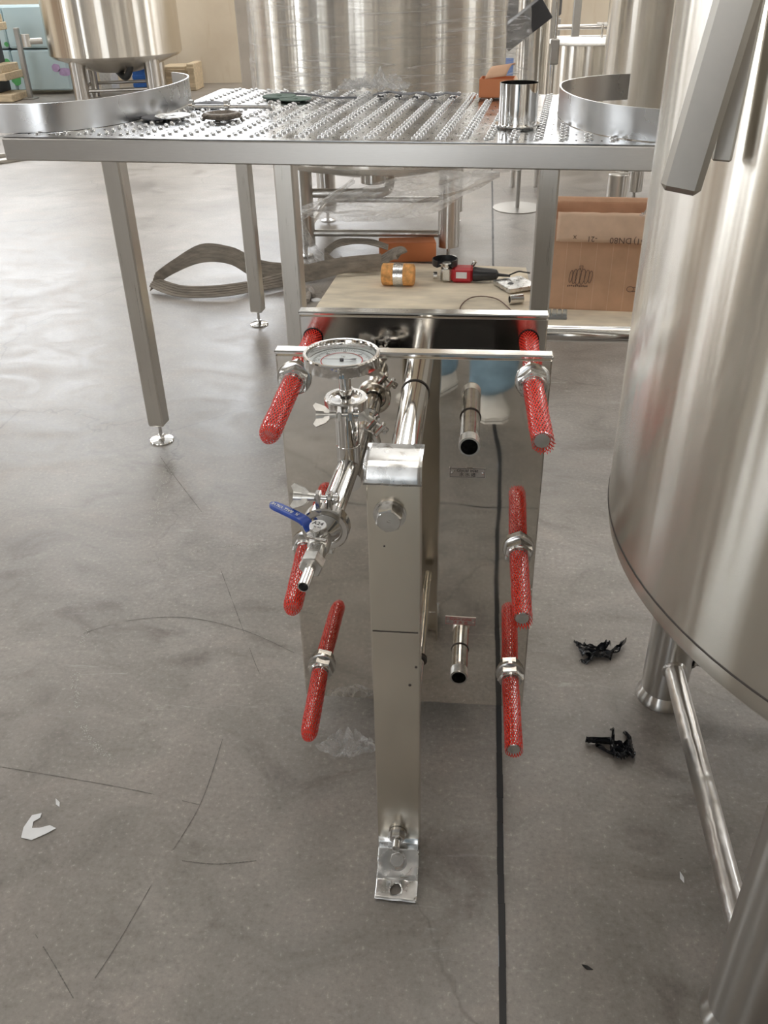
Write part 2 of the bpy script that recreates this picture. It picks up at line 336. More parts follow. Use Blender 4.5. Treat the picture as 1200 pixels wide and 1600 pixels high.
def window(c, wdt, h, axis, mat='wind'):
    wn[0] += 1; r = MB(); d = .06
    sx, sy = ((wdt, d) if axis == 'x' else (d, wdt)); dim = lambda a, hh: (a, d, hh) if axis == 'x' else (d, a, hh)
    off = lambda t, z: (c[0]+t, c[1], c[2]+z) if axis == 'x' else (c[0], c[1]+t, c[2]+z)
    for z in (-h/2, h/2): r.box(off(0, z), dim(wdt+.1, .08))
    nb = max(2, int(wdt/1.2))
    for k in range(nb+1): r.box(off(-wdt/2+wdt*k/nb, 0), dim(.07, h))
    o = struct(r, 'window_%d' % wn[0], 'frame')
    g = MB().box(c, (sx*.99, .02, h) if axis == 'x' else (.02, sy*.99, h)); g.build('pane', mat, o)
for y in (-4.6, 1.6, 7.8): window((RX0+.05, y, 3.4), 1.1, 3.8, 'y')  # unseen side windows, added and narrowed to streak the steel with light
for y in (0, 6, 11): window((RX1-.05, y, 4.0), 1.0, 2.2, 'y')  # right-hand panes, unseen too, added for the reflections
for x in (-8.2, -3.4, 1.4, 6.2): window((x, RY1-.05, 4.2), 3.8, 3.2, 'x', {-3.4: 'windb', 1.4: 'windc'}.get(x, 'windd'))  # back panes given separate strengths to balance light on the floor
d1 = struct(MB().box((-6.0, RY0+.04, 1.7), (.12, .1, 3.4)).box((-1.6, RY0+.04, 1.7), (.12, .1, 3.4)).box((-3.8, RY0+.04, 3.45), (4.5, .1, .12)), 'door_1', 'frame')  # unseen bright doorway, added to lighten things from behind the camera
MB().box((-3.8, RY0+.03, 1.7), (4.2, .03, 3.4)).build('doorway_opening', 'door', d1)
n = 0
for y, xs in ((-5.5, (-6.5, 0)), (3.2, (-6.5, 0)), (7.6, (-6.5, 0, 6.0)), (12, (-6.5, 0, 6.0))):  # unseen glowing panes; row behind the camera added to brighten the floor there
    for x in xs:
        n += 1; o = struct(MB().box((x, y-.62, RH-.03), (3.1, .06, .08)).box((x, y+.62, RH-.03), (3.1, .06, .08)).box((x-1.5, y, RH-.03), (.06, 1.3, .08)).box((x+1.5, y, RH-.03), (.06, 1.3, .08)), 'trim_%d' % n, 'frame')
        MB().box((x, y, RH-.02), (2.95, 1.18, .02)).build('skylight_pane', 'skyl', o)
for k, (x, y, w3, mt) in enumerate([(-10.5, -8.2, 2.6, 'darkwall'), (-10.5, -2.4, 2.2, 'darkwall'), (-10.5, 4.4, 1.6, 'darkwall'), (-10.5, 10.6, 2.2, 'brownwall'), (8.5, -5, 2.0, 'darkwall'), (8.5, 3, 2.2, 'brownwall'), (8.5, 8.6, 1.4, 'darkwall')]):  # unseen upright panels, added to put dark bands into the steel's reflections
    struct(MB().box((x, y, 2.6), (.4, w3, 5.2)), 'trim_%d' % (n+20+k), mt)
for k, (x, w3, mt) in enumerate([(-8.6, 1.6, 'brownwall'), (.6, 1.8, 'darkwall'), (4.6, 1.4, 'cream'), (6.6, 1.2, 'darkwall')]):  # more unseen panels behind the camera, added for reflected contrast
    struct(MB().box((x, RY0+.2, 2.6), (w3, .3, 5.2)), 'trim_%d' % (n+30+k), mt)
for k, (x, y) in enumerate([(-10.6, -8), (-10.6, -4), (-10.6, .8), (-10.6, 5.2), (-10.6, 9.6), (8.6, -8), (8.6, -3), (8.6, 3), (8.6, 8.6), (-5.6, -9.6), (.4, -9.6), (3.6, -9.6)]):  # unseen wall columns, added to vary what the steel reflects
    struct(MB().box((x, y, RH/2), (.35, .35, RH)), 'trim_%d' % (n+1+k), 'column')

# ---------------- plate heat exchanger ----------------
HX = thing('plate_heat_exchanger', (-.11, 1.45, 0), 'polished steel plate heat exchanger with red netted studs standing on the concrete in the middle', 'heat exchanger')
PX0, PX1, PZ0, PZ1, PY = -.354, .135, .078, .906, 1.45
def big_plate(y0, th, x0, x1, z0, z1, name, mat, lip):
    bm = MB(); bm.bbox(((x0+x1)/2, y0+th/2, (z0+z1)/2), (x1-x0, th, z1-z0), .003)
    return bm.build(name, mat, HX)
fp = big_plate(PY, .018, PX0, PX1, PZ0, PZ1, 'front_plate', 'mirror', 0)
lip = MB(); lip.bbox(((PX0+PX1)/2, PY+.012, PZ1+.0035), (PX1-PX0+.004, .026, .008), .0025); lip.build('edge_trim', 'polish', fp)
big_plate(1.65, .02, -.348, .139, .03, .908, 'back_plate', 'mirror_back', 0)
MB().bbox((-.1045, 1.664, .911), (.490, .030, .008), .0025).build('edge_trim', 'polish', HX)
for x in (-.31, .10): MB().bbox((x, 1.68, .015), (.05, .07, .03), .004).build('foot', 'satin', HX)
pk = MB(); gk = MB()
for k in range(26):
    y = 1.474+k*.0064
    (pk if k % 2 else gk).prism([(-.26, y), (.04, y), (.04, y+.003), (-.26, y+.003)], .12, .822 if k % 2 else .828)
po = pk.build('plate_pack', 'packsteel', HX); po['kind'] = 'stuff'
g = gk.build('gasket', 'dark', HX); g['kind'] = 'stuff'
# carrying bar
mb = MB(); mb.cyl((-.1035, 1.135, .838), (-.1035, 1.65, .838), .0245, seg=40)
bar = mb.build('carrying_bar', 'polish', HX)
mb = MB(); mb.rev((-.1035, 1.447, .838), (0, 1, 0), [(.0252, 0), (.0262, .001), (.0262, .003), (.0252, .003)], 40); mb.build('joint_ring', 'shadowgap', bar)
# lower guide bar
gb = MB().cyl((-.094, 1.13, .205), (-.094, 1.66, .205), .0105, seg=24).build('guide_bar', 'polish', HX)
MB().rev((-.094, 1.446, .205), (0, 1, 0), [(.011, 0), (.016, 0), (.016, .004), (.011, .004)], 24).build('joint_ring', 'shadowgap', gb)
# support column (folded channel)
cx0, cx1, cy = -.151, -.0715, 1.10
mb = MB(); mb.bbox(((cx0+cx1)/2, cy+.002, .433), (cx1-cx0, .004, .862), .0015)
mb.box((cx1-.002, cy+.024, .433), (.004, .046, .862)); mb.box((cx0+.002, cy+.024, .433), (.004, .046, .862))
colm = mb.build('support_column', 'satin', HX)
mb = MB(); wline = [(cx0+.003+(cx1-cx0-.006)*k/20) for k in range(21)]
for k in range(20): mb.box(((wline[k]+wline[k+1])/2, cy-.0004, .574+.0006*noise.noise(V((k*.5, 0, 0)))), (.0043, .0008, .0016))
mb.build('weld_line', 'shadowgap', colm)  # thin dark line across the column face
for x, z, r in ((-.0775, .50, .0023), (-.088, .459, .0026), (-.126, .742, .0014)):
    MB().cyl((x, cy+.001, z), (x, cy-.0006, z), r, seg=14).build('pit_mark', 'shadowgap', colm)
# cap: folded lip over the column top
mb = MB(); prof = [(cy+.06, .884), (cy+.004, .8875), (cy-.006, .883), (cy-.0115, .868), (cy-.0125, .858)]
def capf(u, v):
    i = min(int(v*(len(prof)-1)), len(prof)-2); t = v*(len(prof)-1)-i; y = prof[i][0]*(1-t)+prof[i+1][0]*t; z = prof[i][1]*(1-t)+prof[i+1][1]*t
    x = cx0-.002+(cx1-cx0+.005)*u; return V((x, y, z+.0012*noise.noise(V((x*60, y*60, 1)))))
mb.sheet(capf, 12, 12); cap = mb.build('column_cap', 'zinc', HX)
sm = cap.modifiers.new('thickness', 'SOLIDIFY'); sm.thickness = .003; sm.offset = -1
def hexbolt(p, d, r, h, parent, washer=True, name='bolt', mat='bolt', a0=.3, head_r=None):
    d = V(d).normalized(); p = V(p); mb = MB()
    if washer: mb.rev(p, d, [(r*.4, 0), (r*1.22, 0), (r*1.22, r*.12), (r*1.05, r*.12), (r*1.05, r*.26), (r*.3, r*.26)], 30)
    mb.hexa(p+d*(r*.26 if washer else 0), d, r, h, a0, r*.12); q = p+d*((r*.26 if washer else 0)+h)
    mb.rev(q, d, [(r*.86, -.0002), (r*.82, r*.05), (0, r*.05)], 24)
    return mb.build(name, mat, parent)
hb = hexbolt((-.1165, cy, .800), (0, -1, 0), .0205, .016, HX)
text('A2', .0065, 'clampmat', (-.1165, cy-.0229, .800), (1, .0, .25), (-.25, 0, 1), hb, 'stamped_mark')
# foot bracket with bolts
bp = [(cy+.004, .060), (cy-.004, .050), (cy-.006, .0345), (cy-.028, .026), (cy-.050, .010), (cy-.056, .0065), (cy-.098, .0055)]
def brf(u, v):
    i = min(int(v*(len(bp)-1)), len(bp)-2); t = v*(len(bp)-1)-i; y = bp[i][0]*(1-t)+bp[i+1][0]*t; z = bp[i][1]*(1-t)+bp[i+1][1]*t
    return V((cx0+.001+(.079)*u+.002*(v-.5), y-.0022*u*max(0, v-.8)*5, z+.0015*noise.noise(V((u*4, v*7, 2)))))
mb = MB(); nu, nv = 32, 44; hole = (-.111, cy-.077)
vs = [brf(i/nu, j/nv) for j in range(nv+1) for i in range(nu+1)]; fs = []
for j in range(nv):
    for i in range(nu):
        f = (j*(nu+1)+i, j*(nu+1)+i+1, (j+1)*(nu+1)+i+1, (j+1)*(nu+1)+i); c = sum((vs[k] for k in f), V())/4
        if math.hypot(c.x-hole[0], c.y-hole[1]) > .0105: fs.append(f)
# snap the ring around the hole to a true circle
ids = {k for f in fs for k in f}
for k in ids:
    d = V((vs[k].x-hole[0], vs[k].y-hole[1])); L = d.length
    if L < .0128: vs[k].x = hole[0]+d.x/L*.0112; vs[k].y = hole[1]+d.y/L*.0112
mb.add(vs, fs, True); br = mb.build('foot_bracket', 'zinc', HX)
sm = br.modifiers.new('thickness', 'SOLIDIFY'); sm.thickness = .004; sm.offset = 0
hexbolt((-.111, cy-.030, .0275), (0, -.45, .9), .0150, .011, br, mat='bolt')
mb = MB(); p = V((-.113, cy-.001, .075)); mb.cyl(p, p+V((0, -.006, 0)), .0175, seg=28); mb.hexa(p+V((0, -.006, 0)), (0, -1, 0), .0145, .012, .2, .0015)
mb.cyl(p+V((0, -.018, 0)), p+V((0, -.036, -.001)), .0075, seg=20, bev=.001); mb.build('bolt', 'bolt', HX)
# studs with nuts and red net sleeves
def net(p0, p1, r0_, parent, fray=0, closed=False, seed=0, nm='net_sleeve', bend=V((0, 0, 0))):
    p0 = V(p0); p1 = V(p1); d = p1-p0; L = d.length; x, y, z = frame(d); nA = 22; pitch = .0078; nL = int(L/pitch); rnd = random.Random(seed)
    def P(a, t, off=0):     # a in turns*nA, t in 0..1
        r = r0_*(1+.05*noise.noise(V((a*.2, t*5, seed)))) + off
        if closed and t > .84: r = r*math.sqrt(max(.004, 1-((t-.84)/.16)**2))
        ang = 2*PI*a/nA; return p0+d*t+x*r*math.cos(ang)+y*r*math.sin(ang)+bend*math.sin(PI*min(1, t)*.5)*t
    mb = MB(); w_ = .36
    for j in range(nL):
        t0, t1 = j/nL, (j+1)/nL
        for k in range(nA):
            for sgn in (1, -1):
                a0 = k+(.5 if j % 2 else 0); a1 = a0+sgn*.5
                o = .0004*sgn
                mb.add([P(a0-w_/2, t0, o), P(a0+w_/2, t0, o), P(a1+w_/2, t1, o), P(a1-w_/2, t1, o)], [(0, 1, 2, 3)], True)
    if fray:
        for k in range(nA):
            e = P(k, 1); f_ = e+(e-p1)*rnd.uniform(-.05, .12)+d.normalized()*rnd.uniform(.002, .006); tt = (P(k+.3, 1)-e)
            mb.add([e-tt*.5, e+tt*.5, f_+tt*.3, f_-tt*.3], [(0, 1, 2, 3)])
    o = mb.build(nm, 'red', parent); return o
def stud(x, z, name, back, closed, fray, dz=0, dx=0, seed=0, tipy=1.215):
    mb = MB(); te = tipy+(.022 if closed else .004)
    mb.cyl((x, 1.66, z), (x+dx*.8, te, z+dz*.8), .0140, seg=20, bev=.002)
    for k in range(46):
        y = 1.44-k*.0048
        if y > te+.012: mb.rev((x+dx*.7*(1.44-y)/.23, y, z), (0, -1, 0), [(.0135, 0), (.0148, .0016), (.0135, .0032)], 18)
    s = mb.build('stud', 'bolt', HX)
    mb = MB(); mb.rev((x, PY, z), (0, -1, 0), [(.015, 0), (.0315, 0), (.0315, .0035), (.029, .0045), (.015, .0045)], 36)
    mb.build('washer', 'bolt', s)
    mb = MB(); mb.hexa((x, PY-.0045, z), (0, -1, 0), .0285, .020, seed*.37, .003); mb.rev((x, PY-.0245, z), (0, -1, 0), [(.0245, -.001), (.021, .002), (.0155, .002), (.015, -.01)], 30)
    mb.build('nut', 'bolt', s)
    net((x, PY-.030, z), (x+dx, tipy, z+dz), .0178, s, fray, closed, seed)
    if back:
        mb = MB(); net((x, 1.648, z), (x, 1.475, z), .0182, s, 0, False, seed+9)
        MB().rev((x, 1.6495, z), (0, -1, 0), [(.012, 0), (.0205, 0), (.0205, .0012), (.012, .0012)], 24).build('hole_edge', 'dark', s)
stud(-.322, .862, 'a', True, True, 0, -.001, .001, 1, 1.208)
stud(.104, .866, 'b', True, False, 1, -.002, .006, 2, 1.222)
stud(-.322, .500, 'c', False, True, 0, .002, .010, 3, 1.222)
stud(.1005, .508, 'd', False, False, 1, 0, .001, 4, 1.228)
stud(-.312, .174, 'e', False, True, 0, .001, .008, 5, 1.225)
stud(.103, .180, 'f', False, False, 0, .002, .003, 6, 1.225)
# glycol nozzles (threaded pipe ends)
for x, z, y1 in ((-.003, .792, 1.335), (-.0075, .239, 1.362)):
    mb = MB(); mb.pipe((x, PY, z), (x, y1, z), .0178, .0148, 36)
    o = mb.build('threaded_nozzle', 'bolt', HX)
    mb = MB()
    for k in range(9): mb.rev((x, y1+.002+k*.0025, z), (0, 1, 0), [(.0178, 0), (.0186, .0012), (.0178, .0024)], 36)
    mb.build('thread', 'cast', o)
    MB().rev((x, PY, z), (0, -1, 0), [(.0178, 0), (.0196, 0), (.0192, .0016), (.0178, .002)], 36).build('joint_ring', 'shadowgap', o)
    MB().rev((x, PY-.03, z), (0, -1, 0), [(0, 0), (.0149, 0)], 30).build('bore', 'dark', o)  # black disc across the pipe stands in for its unlit inside
def nameplate(x, z, l1, l2, ink, w_=.068, tilt=0):
    X = V((1, 0, tilt)); Y_ = V((-tilt, 0, 1)); R = Matrix((X, (0, 1, 0), Y_)).transposed()
    o = MB().bbox((x, PY-.0008, z), (w_, .0012, .021), .0004, R).build('name_plate', 'plate', HX)
    mb = MB()
    for dz in (-.0092, .0092): mb.box(V((x, PY-.0016, z))+Y_*dz, (w_-.003, .0003, .0005), ax=R)
    for dx_ in (-w_/2+.0015, w_/2-.0015): mb.box(V((x, PY-.0016, z))+X*dx_, (.0005, .0003, .0185), ax=R)
    mb.build('printed_border', ink, o)
    text(l1, .0088, ink, V((x, PY-.0017, z))+Y_*.0045, X, Y_, o); text(l2, .0088, ink, V((x, PY-.0017, z))-Y_*.0042, X, Y_, o)
    for s_ in (-1, 1):
        MB().rev(V((x, PY-.0014, z))+X*s_*(w_/2-.005), (0, -1, 0), [(.0030, 0), (.0026, .0012), (0, .0018)], 14).build('screw', 'bolt', o)
nameplate(-.005, .677, 'Glycol inlet', '冰 水 进', 'ink'); nameplate(-.0085, .319, 'Glycol outlet', '冰 水 出', 'redink', .064, -.02)
nameplate(-.190, .677, 'Wort outlet', '麦 汁 出', 'ink')
# tri-clamp pipework with dial thermometer and ball valve
def clamp(p, d, parent, wing, r=.0335, h=.018, flip=1, wa=20):
    d = V(d).normalized(); p = V(p); wv = V(wing); wv = (wv-d*wv.dot(d)).normalized(); sd = d.cross(wv)*flip
    mb = MB(); mb.rev(p-d*h/2, d, [(r-.0085, 0), (r-.002, 0), (r, .002), (r, h-.002), (r-.002, h), (r-.0085, h), (r-.0095, h-.002), (r-.0095, .002)], 48, True, True)
    o = mb.build('tri_clamp', 'clampmat', parent); R = Matrix((sd, wv, d)).transposed()
    mb = MB()
    for s_ in (-1, 1): mb.bbox(p+wv*(r+.008)+sd*s_*.0085, (.0075, .028, .015), .0015, R)
    mb.build('clamp_ear', 'clampmat', o)
    c1 = p+wv*(r+.013); mb = MB(); mb.cyl(c1-sd*.020, c1+sd*.034, .0036, seg=16); mb.cyl(c1-sd*.021, c1-sd*.012, .0062, seg=20, bev=.001)
    mb.cyl(c1-sd*.017-d*.010, c1-sd*.017+d*.010, .0032, seg=12); mb.build('clamp_bolt', 'bolt', o)
    e = c1+sd*.013; mb = MB(); mb.cyl(e, e+sd*.018, .0058, .0068, seg=22); mb.cyl(e+sd*.018, e+sd*.030, .0078, .0085, seg=22)
    pl = [(.014, -.006), (.020, -.011), (.034, -.0155), (.038, -.012), (.033, -.004), (.033, .004), (.038, .012), (.034, .0155), (.020, .011), (.014, .006)]
    n_ = len(pl); ca, sa = math.cos(math.radians(wa)), math.sin(math.radians(wa)); vs = [e+sd*(x-.004)+(wv*ca+d*sa)*y*1.15+(d*ca-wv*sa)*t for t in (-.006, .006) for x, y in pl]
    mb.add(vs, [tuple(range(n_))[::-1], tuple(range(n_, 2*n_))]+[(i, (i+1) % n_, n_+(i+1) % n_, n_+i) for i in range(n_)])
    mb.build('wing_nut', 'cast', o)
    q = p-wv*(r+.004); mb = MB(); mb.bbox(q, (.020, .011, .014), .002, R)
    mb.cyl(q-d*.009, q+d*.009, .0038, seg=12); mb.build('hinge', 'cast', o); return o
TX, TY = -.1935, 1.22; TR = .0182; TZ = .815; vd = V((-.047, -1, 0)).normalized(); vp = lambda t: V((TX, TY, TZ))+vd*t
piping = MB(); piping.cyl((TX, TY, .917), (TX, TY, TZ+.012), TR, seg=40, cap=False)
piping.tube([V((TX, TY, TZ+.02)), V((TX, TY, TZ+.008)), vp(.004)-V((0, 0, .002)), vp(.016), vp(.05), vp(.10), vp(.170)], TR, 40, False)
piping.rev((TX, TY, .852), (0, 0, 1), [(TR, 0), (TR+.0005, .0008), (TR, .0016)], 40)
NZ = .783
piping.cyl((TX+.001, TY+.0, NZ), (TX+.003, PY, NZ), TR, seg=36)
pa = piping.build('elbow_pipe', 'polish', HX)
for y_ in (PY-.105, PY-.093): MB().rev((TX+.002, y_, NZ), (0, 1, 0), [(TR, 0), (.0250, 0), (.0250, .003), (TR, .006)], 40).build('ferrule', 'polish', pa)
clamp((TX+.0025, PY-.095, NZ), (0, 1, 0), HX, (.62, 0, .78), flip=-1)
MB().rev((TX+.003, PY-.001, NZ), (0, -1, 0), [(TR, 0), (TR+.004, 0), (TR+.001, .003), (TR, .004)], 36).build('weld_collar', 'polish', pa)
clamp((TX, TY, .926), (0, 0, 1), HX, (.10, -1, 0), flip=-1, wa=122)
fr = MB(); fr.rev((TX, TY, .9315), (0, 0, 1), [(.0250, -.012), (.0250, -.002), (.0235, 0), (.012, 0), (.009, .001), (.0, .001)], 40); fr.build('clamp_lid', 'polish', HX)
th = MB(); th.cyl((TX, TY, .93), (TX, TY, .985), .0092, .0092, 28); th.rev((TX, TY, .946), (0, 0, 1), [(.0098, 0), (.0098, .001), (.0092, .002)], 28)
GC = V((TX-.0035, TY-.001, .986)); GR = .0575
tho = th.build('thermometer_stem', 'polish', HX)
gm = MB(); gm.rev(GC, (0, 0, 1), [(0, 0), (GR-.004, 0), (GR-.001, .002), (GR-.001, .017), (GR, .019), (GR-.001, .021), (GR-.005, .021), (GR-.0062, .019), (GR-.0062, .006), (0, .006)], 72)
gauge = gm.build('gauge_case', 'polish', HX)
MB().rev(GC+V((0, 0, .0065)), (0, 0, 1), [(0, 0), (GR-.007, 0)], 48, False).build('dial', 'dial', gauge)
MB().rev(GC+V((0, 0, .0072)), (0, 0, 1), [(.0302, 0), (.0318, 0)], 60, False).build('red_ring', 'redink', gauge)
mb = MB()
for k in range(61):
    a = PI*1.25-k*PI*1.5/60; L = .004 if k % 5 else .007; r_ = .044; c, s_ = math.cos(a), math.sin(a)
    R = Matrix.Rotation(a, 3, 'Z'); mb.box(GC+V((c*(r_-L/2), s_*(r_-L/2), .0073)), (L, .0005, .0002), ax=R)
mb.build('tick_marks', 'ink', gauge)
for k in range(7):
    a = PI*1.25-k*PI*1.5/6; text(str(k*20-20), .0052, 'ink', GC+V((math.cos(a)*.0345, math.sin(a)*.0345, .0073)), (1, 0, 0), (0, 1, 0), gauge, 'dial_number', .0001)
text('°C', .0065, 'ink', GC+V((0, .015, .0073)), (1, 0, 0), (0, 1, 0), gauge, 'dial_number', .0001)
mb = MB(); nd = V((-1, -.03, 0)).normalized(); ns = V((-nd.y, nd.x, 0)); z_ = V((0, 0, .0095)); c = GC+z_
mb.add([c-ns*.0012, c+ns*.0012, c+nd*.037+ns*.0003, c+nd*.037-ns*.0003], [(0, 1, 2, 3)])
mb.add([c-ns*.0012, c+ns*.0012, c-nd*.012+ns*.0015, c-nd*.019+ns*.0042, c-nd*.023+ns*.003, c-nd*.021, c-nd*.023-ns*.003, c-nd*.019-ns*.0042, c-nd*.012-ns*.0015], [(0, 1, 2, 3, 4, 5, 6, 7, 8)])
mb.cyl(c-V((0, 0, .003)), c+V((0, 0, .001)), .003, seg=16); mb.build('needle', 'toolblack', gauge)
MB().rev(GC+V((0, 0, .0165)), (0, 0, 1), [(0, 0), (GR-.0062, 0)], 48, False).build('dial_glass', 'lens', gauge)
# valve on the forward leg
clamp(vp(.182), vd, HX, (.0, 0, 1), .0345, .020, flip=1, wa=-32)
vm = MB(); vm.rev(vp(.170), vd, [(.0182, -.004), (.0252, 0), (.0252, .004)], 40).rev(vp(.188), vd, [(0, 0), (.0250, 0), (.0250, .0015), (.0235, .003), (.0095, .017), (.0090, .030), (.0, .030)], 44)
vm.build('cone_reducer', 'polish', HX)
bv = MB(); bv.rev(vp(.210), vd, [(0, 0), (.0135, 0), (.0155, .004), (.0155, .026), (.0135, .032), (0, .032)], 30)
RV = Matrix((vd.cross(V((0, 0, 1))), vd, V((0, 0, 1)))).transposed()
bv.bbox(vp(.248), (.0235, .034, .0235), .004, RV); bv.hexa(vp(.266), vd, .0168, .019, .1, .0016); val = bv.build('ball_valve', 'cast', HX)
mb = MB()
for r_ in (0, 1):
    for k in range(4): mb.box(vp(.244+.0036*k)+V((.003-.006*r_, 0, .0119)), (.0035, .0022, .0006), ax=RV)
mb.build('cast_mark', 'clampmat', val)
MB().pipe(vp(.275), vp(.327), .0078, .0064, 26).build('hose_tail', 'polish', val)
MB().rev(vp(.315), vd, [(0, 0), (.0064, 0)], 20).build('bore', 'dark', val)  # black disc closes the hose tail in place of shade
up = V((0, -.10, 1)).normalized(); stemp = vp(.226); mb = MB(); mb.cyl(stemp+up*.010, stemp+up*.030, .0085, seg=20); mb.cyl(stemp+up*.024, stemp+up*.0325, .0120, seg=30, bev=.001)
mb.build('valve_stem', 'cast', val)
MB().rev(stemp+up*.0326, up, [(0, .0003), (.0115, .0003), (.0115, 0)], 30, False).build('paper_sticker', 'paper', val)
mxx = V((1, 0, 0)); myy = up.cross(mxx)
text('A24', .0095, 'ink', stemp+up*.0331+myy*.003, mxx-myy*.25, myy+mxx*.25, val, 'handwriting')
text('TLFC', .0050, 'shadowgap', stemp+up*.0331-myy*.0055, mxx-myy*.25, myy+mxx*.25, val, 'faint_print')
mb = MB(); q = stemp-myy*.013+up*.026; mb.cyl(q, q+up*.009, .0055, seg=6); mb.cyl(q-mxx*.012-myy*.004, q+mxx*.015-myy*.012, .0026, seg=12); mb.rev(q, up, [(.004, 0), (.0095, 0), (.0095, .002), (.004, .002)], 20); mb.build('stem_screw', 'bolt', val)
hs = stemp+up*.016; hd = V((-.83, .555, 0)).normalized(); hn = V((0, 0, 1))
prof = [hs-hd*.010, hs+hd*.006, hs+hd*.014, hs+hd*.019+hn*.004, hs+hd*.024+hn*.011, hs+hd*.034+hn*.0135, hs+hd*.060+hn*.0145, hs+hd*.092+hn*.0145]
hw = hd.cross(hn).normalized(); pp = spline(prof, 6); mb = MB()
def ribbon(mb, pp, wfn, wdir, nfn, th_):
    vs = []; n = len(pp)
    for i, p in enumerate(pp):
        t = i/(n-1); ww = wfn(t); d = (pp[min(i+1, n-1)]-pp[max(i-1, 0)]).normalized(); wd = wdir(t) if callable(wdir) else wdir; nn = d.cross(wd).normalized()
        for a, b_ in ((-1, -.5), (-.8, -1), (.8, -1), (1, -.5), (1, .5), (.8, 1), (-.8, 1), (-1, .5)): vs.append(p+wd*a*ww+nn*b_*th_)
    fs = []
    for i in range(n-1):
        for k in range(8): k2 = (k+1) % 8; fs.append((i*8+k, i*8+k2, i*8+8+k2, i*8+8+k))
    fs += [tuple(range(8))[::-1], tuple(range((n-1)*8, n*8))]; mb.add(vs, fs, True)
ribbon(mb, pp[:24], lambda t: .0095, hw, None, .0012); mb.build('lever', 'cast', val)
mb = MB(); ribbon(mb, pp[14:], lambda t: .0088 if t < .88 else .0088*math.sqrt(max(.08, 1-((t-.88)/.12)**2*.9)), hw, None, .0030); grip = mb.build('blue_grip', 'blue', val, label='blue vinyl lever grip with white lettering')
tc_ = hs+hd*.066+hn*.0177; ty_ = hn.cross(hd)
text('BALL VALVE', .0078, 'white', tc_+hd*.003, hd, ty_, grip, 'lettering', .0003)
text('½', .0085, 'white', tc_-hd*.026, hd, ty_, grip, 'lettering', .0003)
# stub pipe with clamp between the plates
sp = V((-.166, 1.588, .842)); so = MB().pipe(sp+V((0, 0, -.06)), sp+V((0, 0, .018)), .0165, .0150, 30).build('stub_pipe', 'polish', HX)
clamp(sp+V((0, 0, .004)), (0, 0, 1), HX, (-.5, .8, 0), .030, .012)

# ---------------- big fermenting tank at the right ----------------
TC = V((.868, 1.22, 0)); R_ = .64
T = thing('brewing_tank', TC, 'large brushed steel tank on round legs filling the right edge', 'tank')
mb = MB(); mb.rev(TC, (0, 0, 1), [(0, .58), (.2, .59), (.45, .63), (.585, .672), (.622, .684), (.636, .700), (R_, .722), (R_, 2.30), (.60, 2.36), (.3, 2.47), (.12, 2.5)], 128)
mb.build('tank_shell', 'tank', T)
mb = MB(); mb.rev(TC, (0, 0, 1), [(R_-.001, .728), (R_+.0012, .730), (R_+.0012, .7315), (R_-.001, .7335)], 128); mb.build('weld_seam', 'shadowgap', T)
MB().cyl(TC+V((0, 0, 2.49)), TC+V((0, 0, 2.56)), .2, seg=40).build('manhole_lid', 'tankleg', T)
for sx_ in (-1, 1):
    for sy_ in (-1, 1):
        c = TC+V((sx_*.393, sy_*.378+(.0 if sx_ < 0 else 0), 0)); mb = MB()
        mb.rev(c, (0, 0, 1), [(0, .022), (.040, .022), (.0515, .032), (.0525, .07), (.0525, .655), (0, .655)], 48)
        lg = mb.build('leg', 'tankleg', T)
        MB().rev(c, (0, 0, 1), [(0, 0), (.060, 0), (.061, .006), (.058, .016), (.050, .034), (.040, .036), (0, .036)], 44).build('foot_cup', 'tankleg', lg)
for a, b_ in (((-1, -1), (-1, 1)), ((1, -1), (1, 1)), ((-1, 1), (1, 1)), ((-1, -1), (1, -1))):
    if a[0] == 1 or a[1] == b_[1] == -1: continue
    p0 = TC+V((a[0]*.393, a[1]*.378, .125)); p1 = TC+V((b_[0]*.393, b_[1]*.378, .125)); d = (p1-p0).normalized()
    cr = MB().cyl(p0+d*.05, p1-d*.05, .0215, seg=32).build('cross_tube', 'tankleg', T)
    MB().rev(p1-d*.054, d, [(.0215, -.003), (.0255, 0), (.027, .004)], 28).rev(p0+d*.054, -d, [(.0215, -.003), (.0255, 0), (.027, .004)], 28).build('weld_collar', 'tankleg', cr)
# outlet pipe leaving the tank behind the heat exchanger
op = MB().cyl((.12, 1.74, .845), (.5, 1.74, .845), .0165, seg=30).build('outlet_pipe', 'polish', T)
MB().cyl((.315, 1.74, .845), (.335, 1.74, .845), .0205, seg=30, bev=.002).build('pipe_collar', 'tankleg', op)
# lug bars hanging in front of the shell
def slab(p0, p1, wv, w_, t_, bv, name, mat):
    p0 = V(p0); p1 = V(p1); d = (p1-p0).normalized(); wv = V(wv); wv = (wv-d*wv.dot(d)).normalized(); n_ = wv.cross(d)
    R = Matrix((wv, n_, d)).transposed(); return MB().bbox((p0+p1)/2, (w_, t_, (p1-p0).length), bv, R).build(name, mat, T)
slab((.2000, .95, 1.295), (.258, .93, 1.72), (1, -.25, 0), .040, .026, .006, 'hanging_bar', 'barsteel')
slab((.2485, 1.00, 1.315), (.262, 1.00, 1.75), (1, -.3, 0), .020, .012, .002, 'short_bar', 'barsteel')

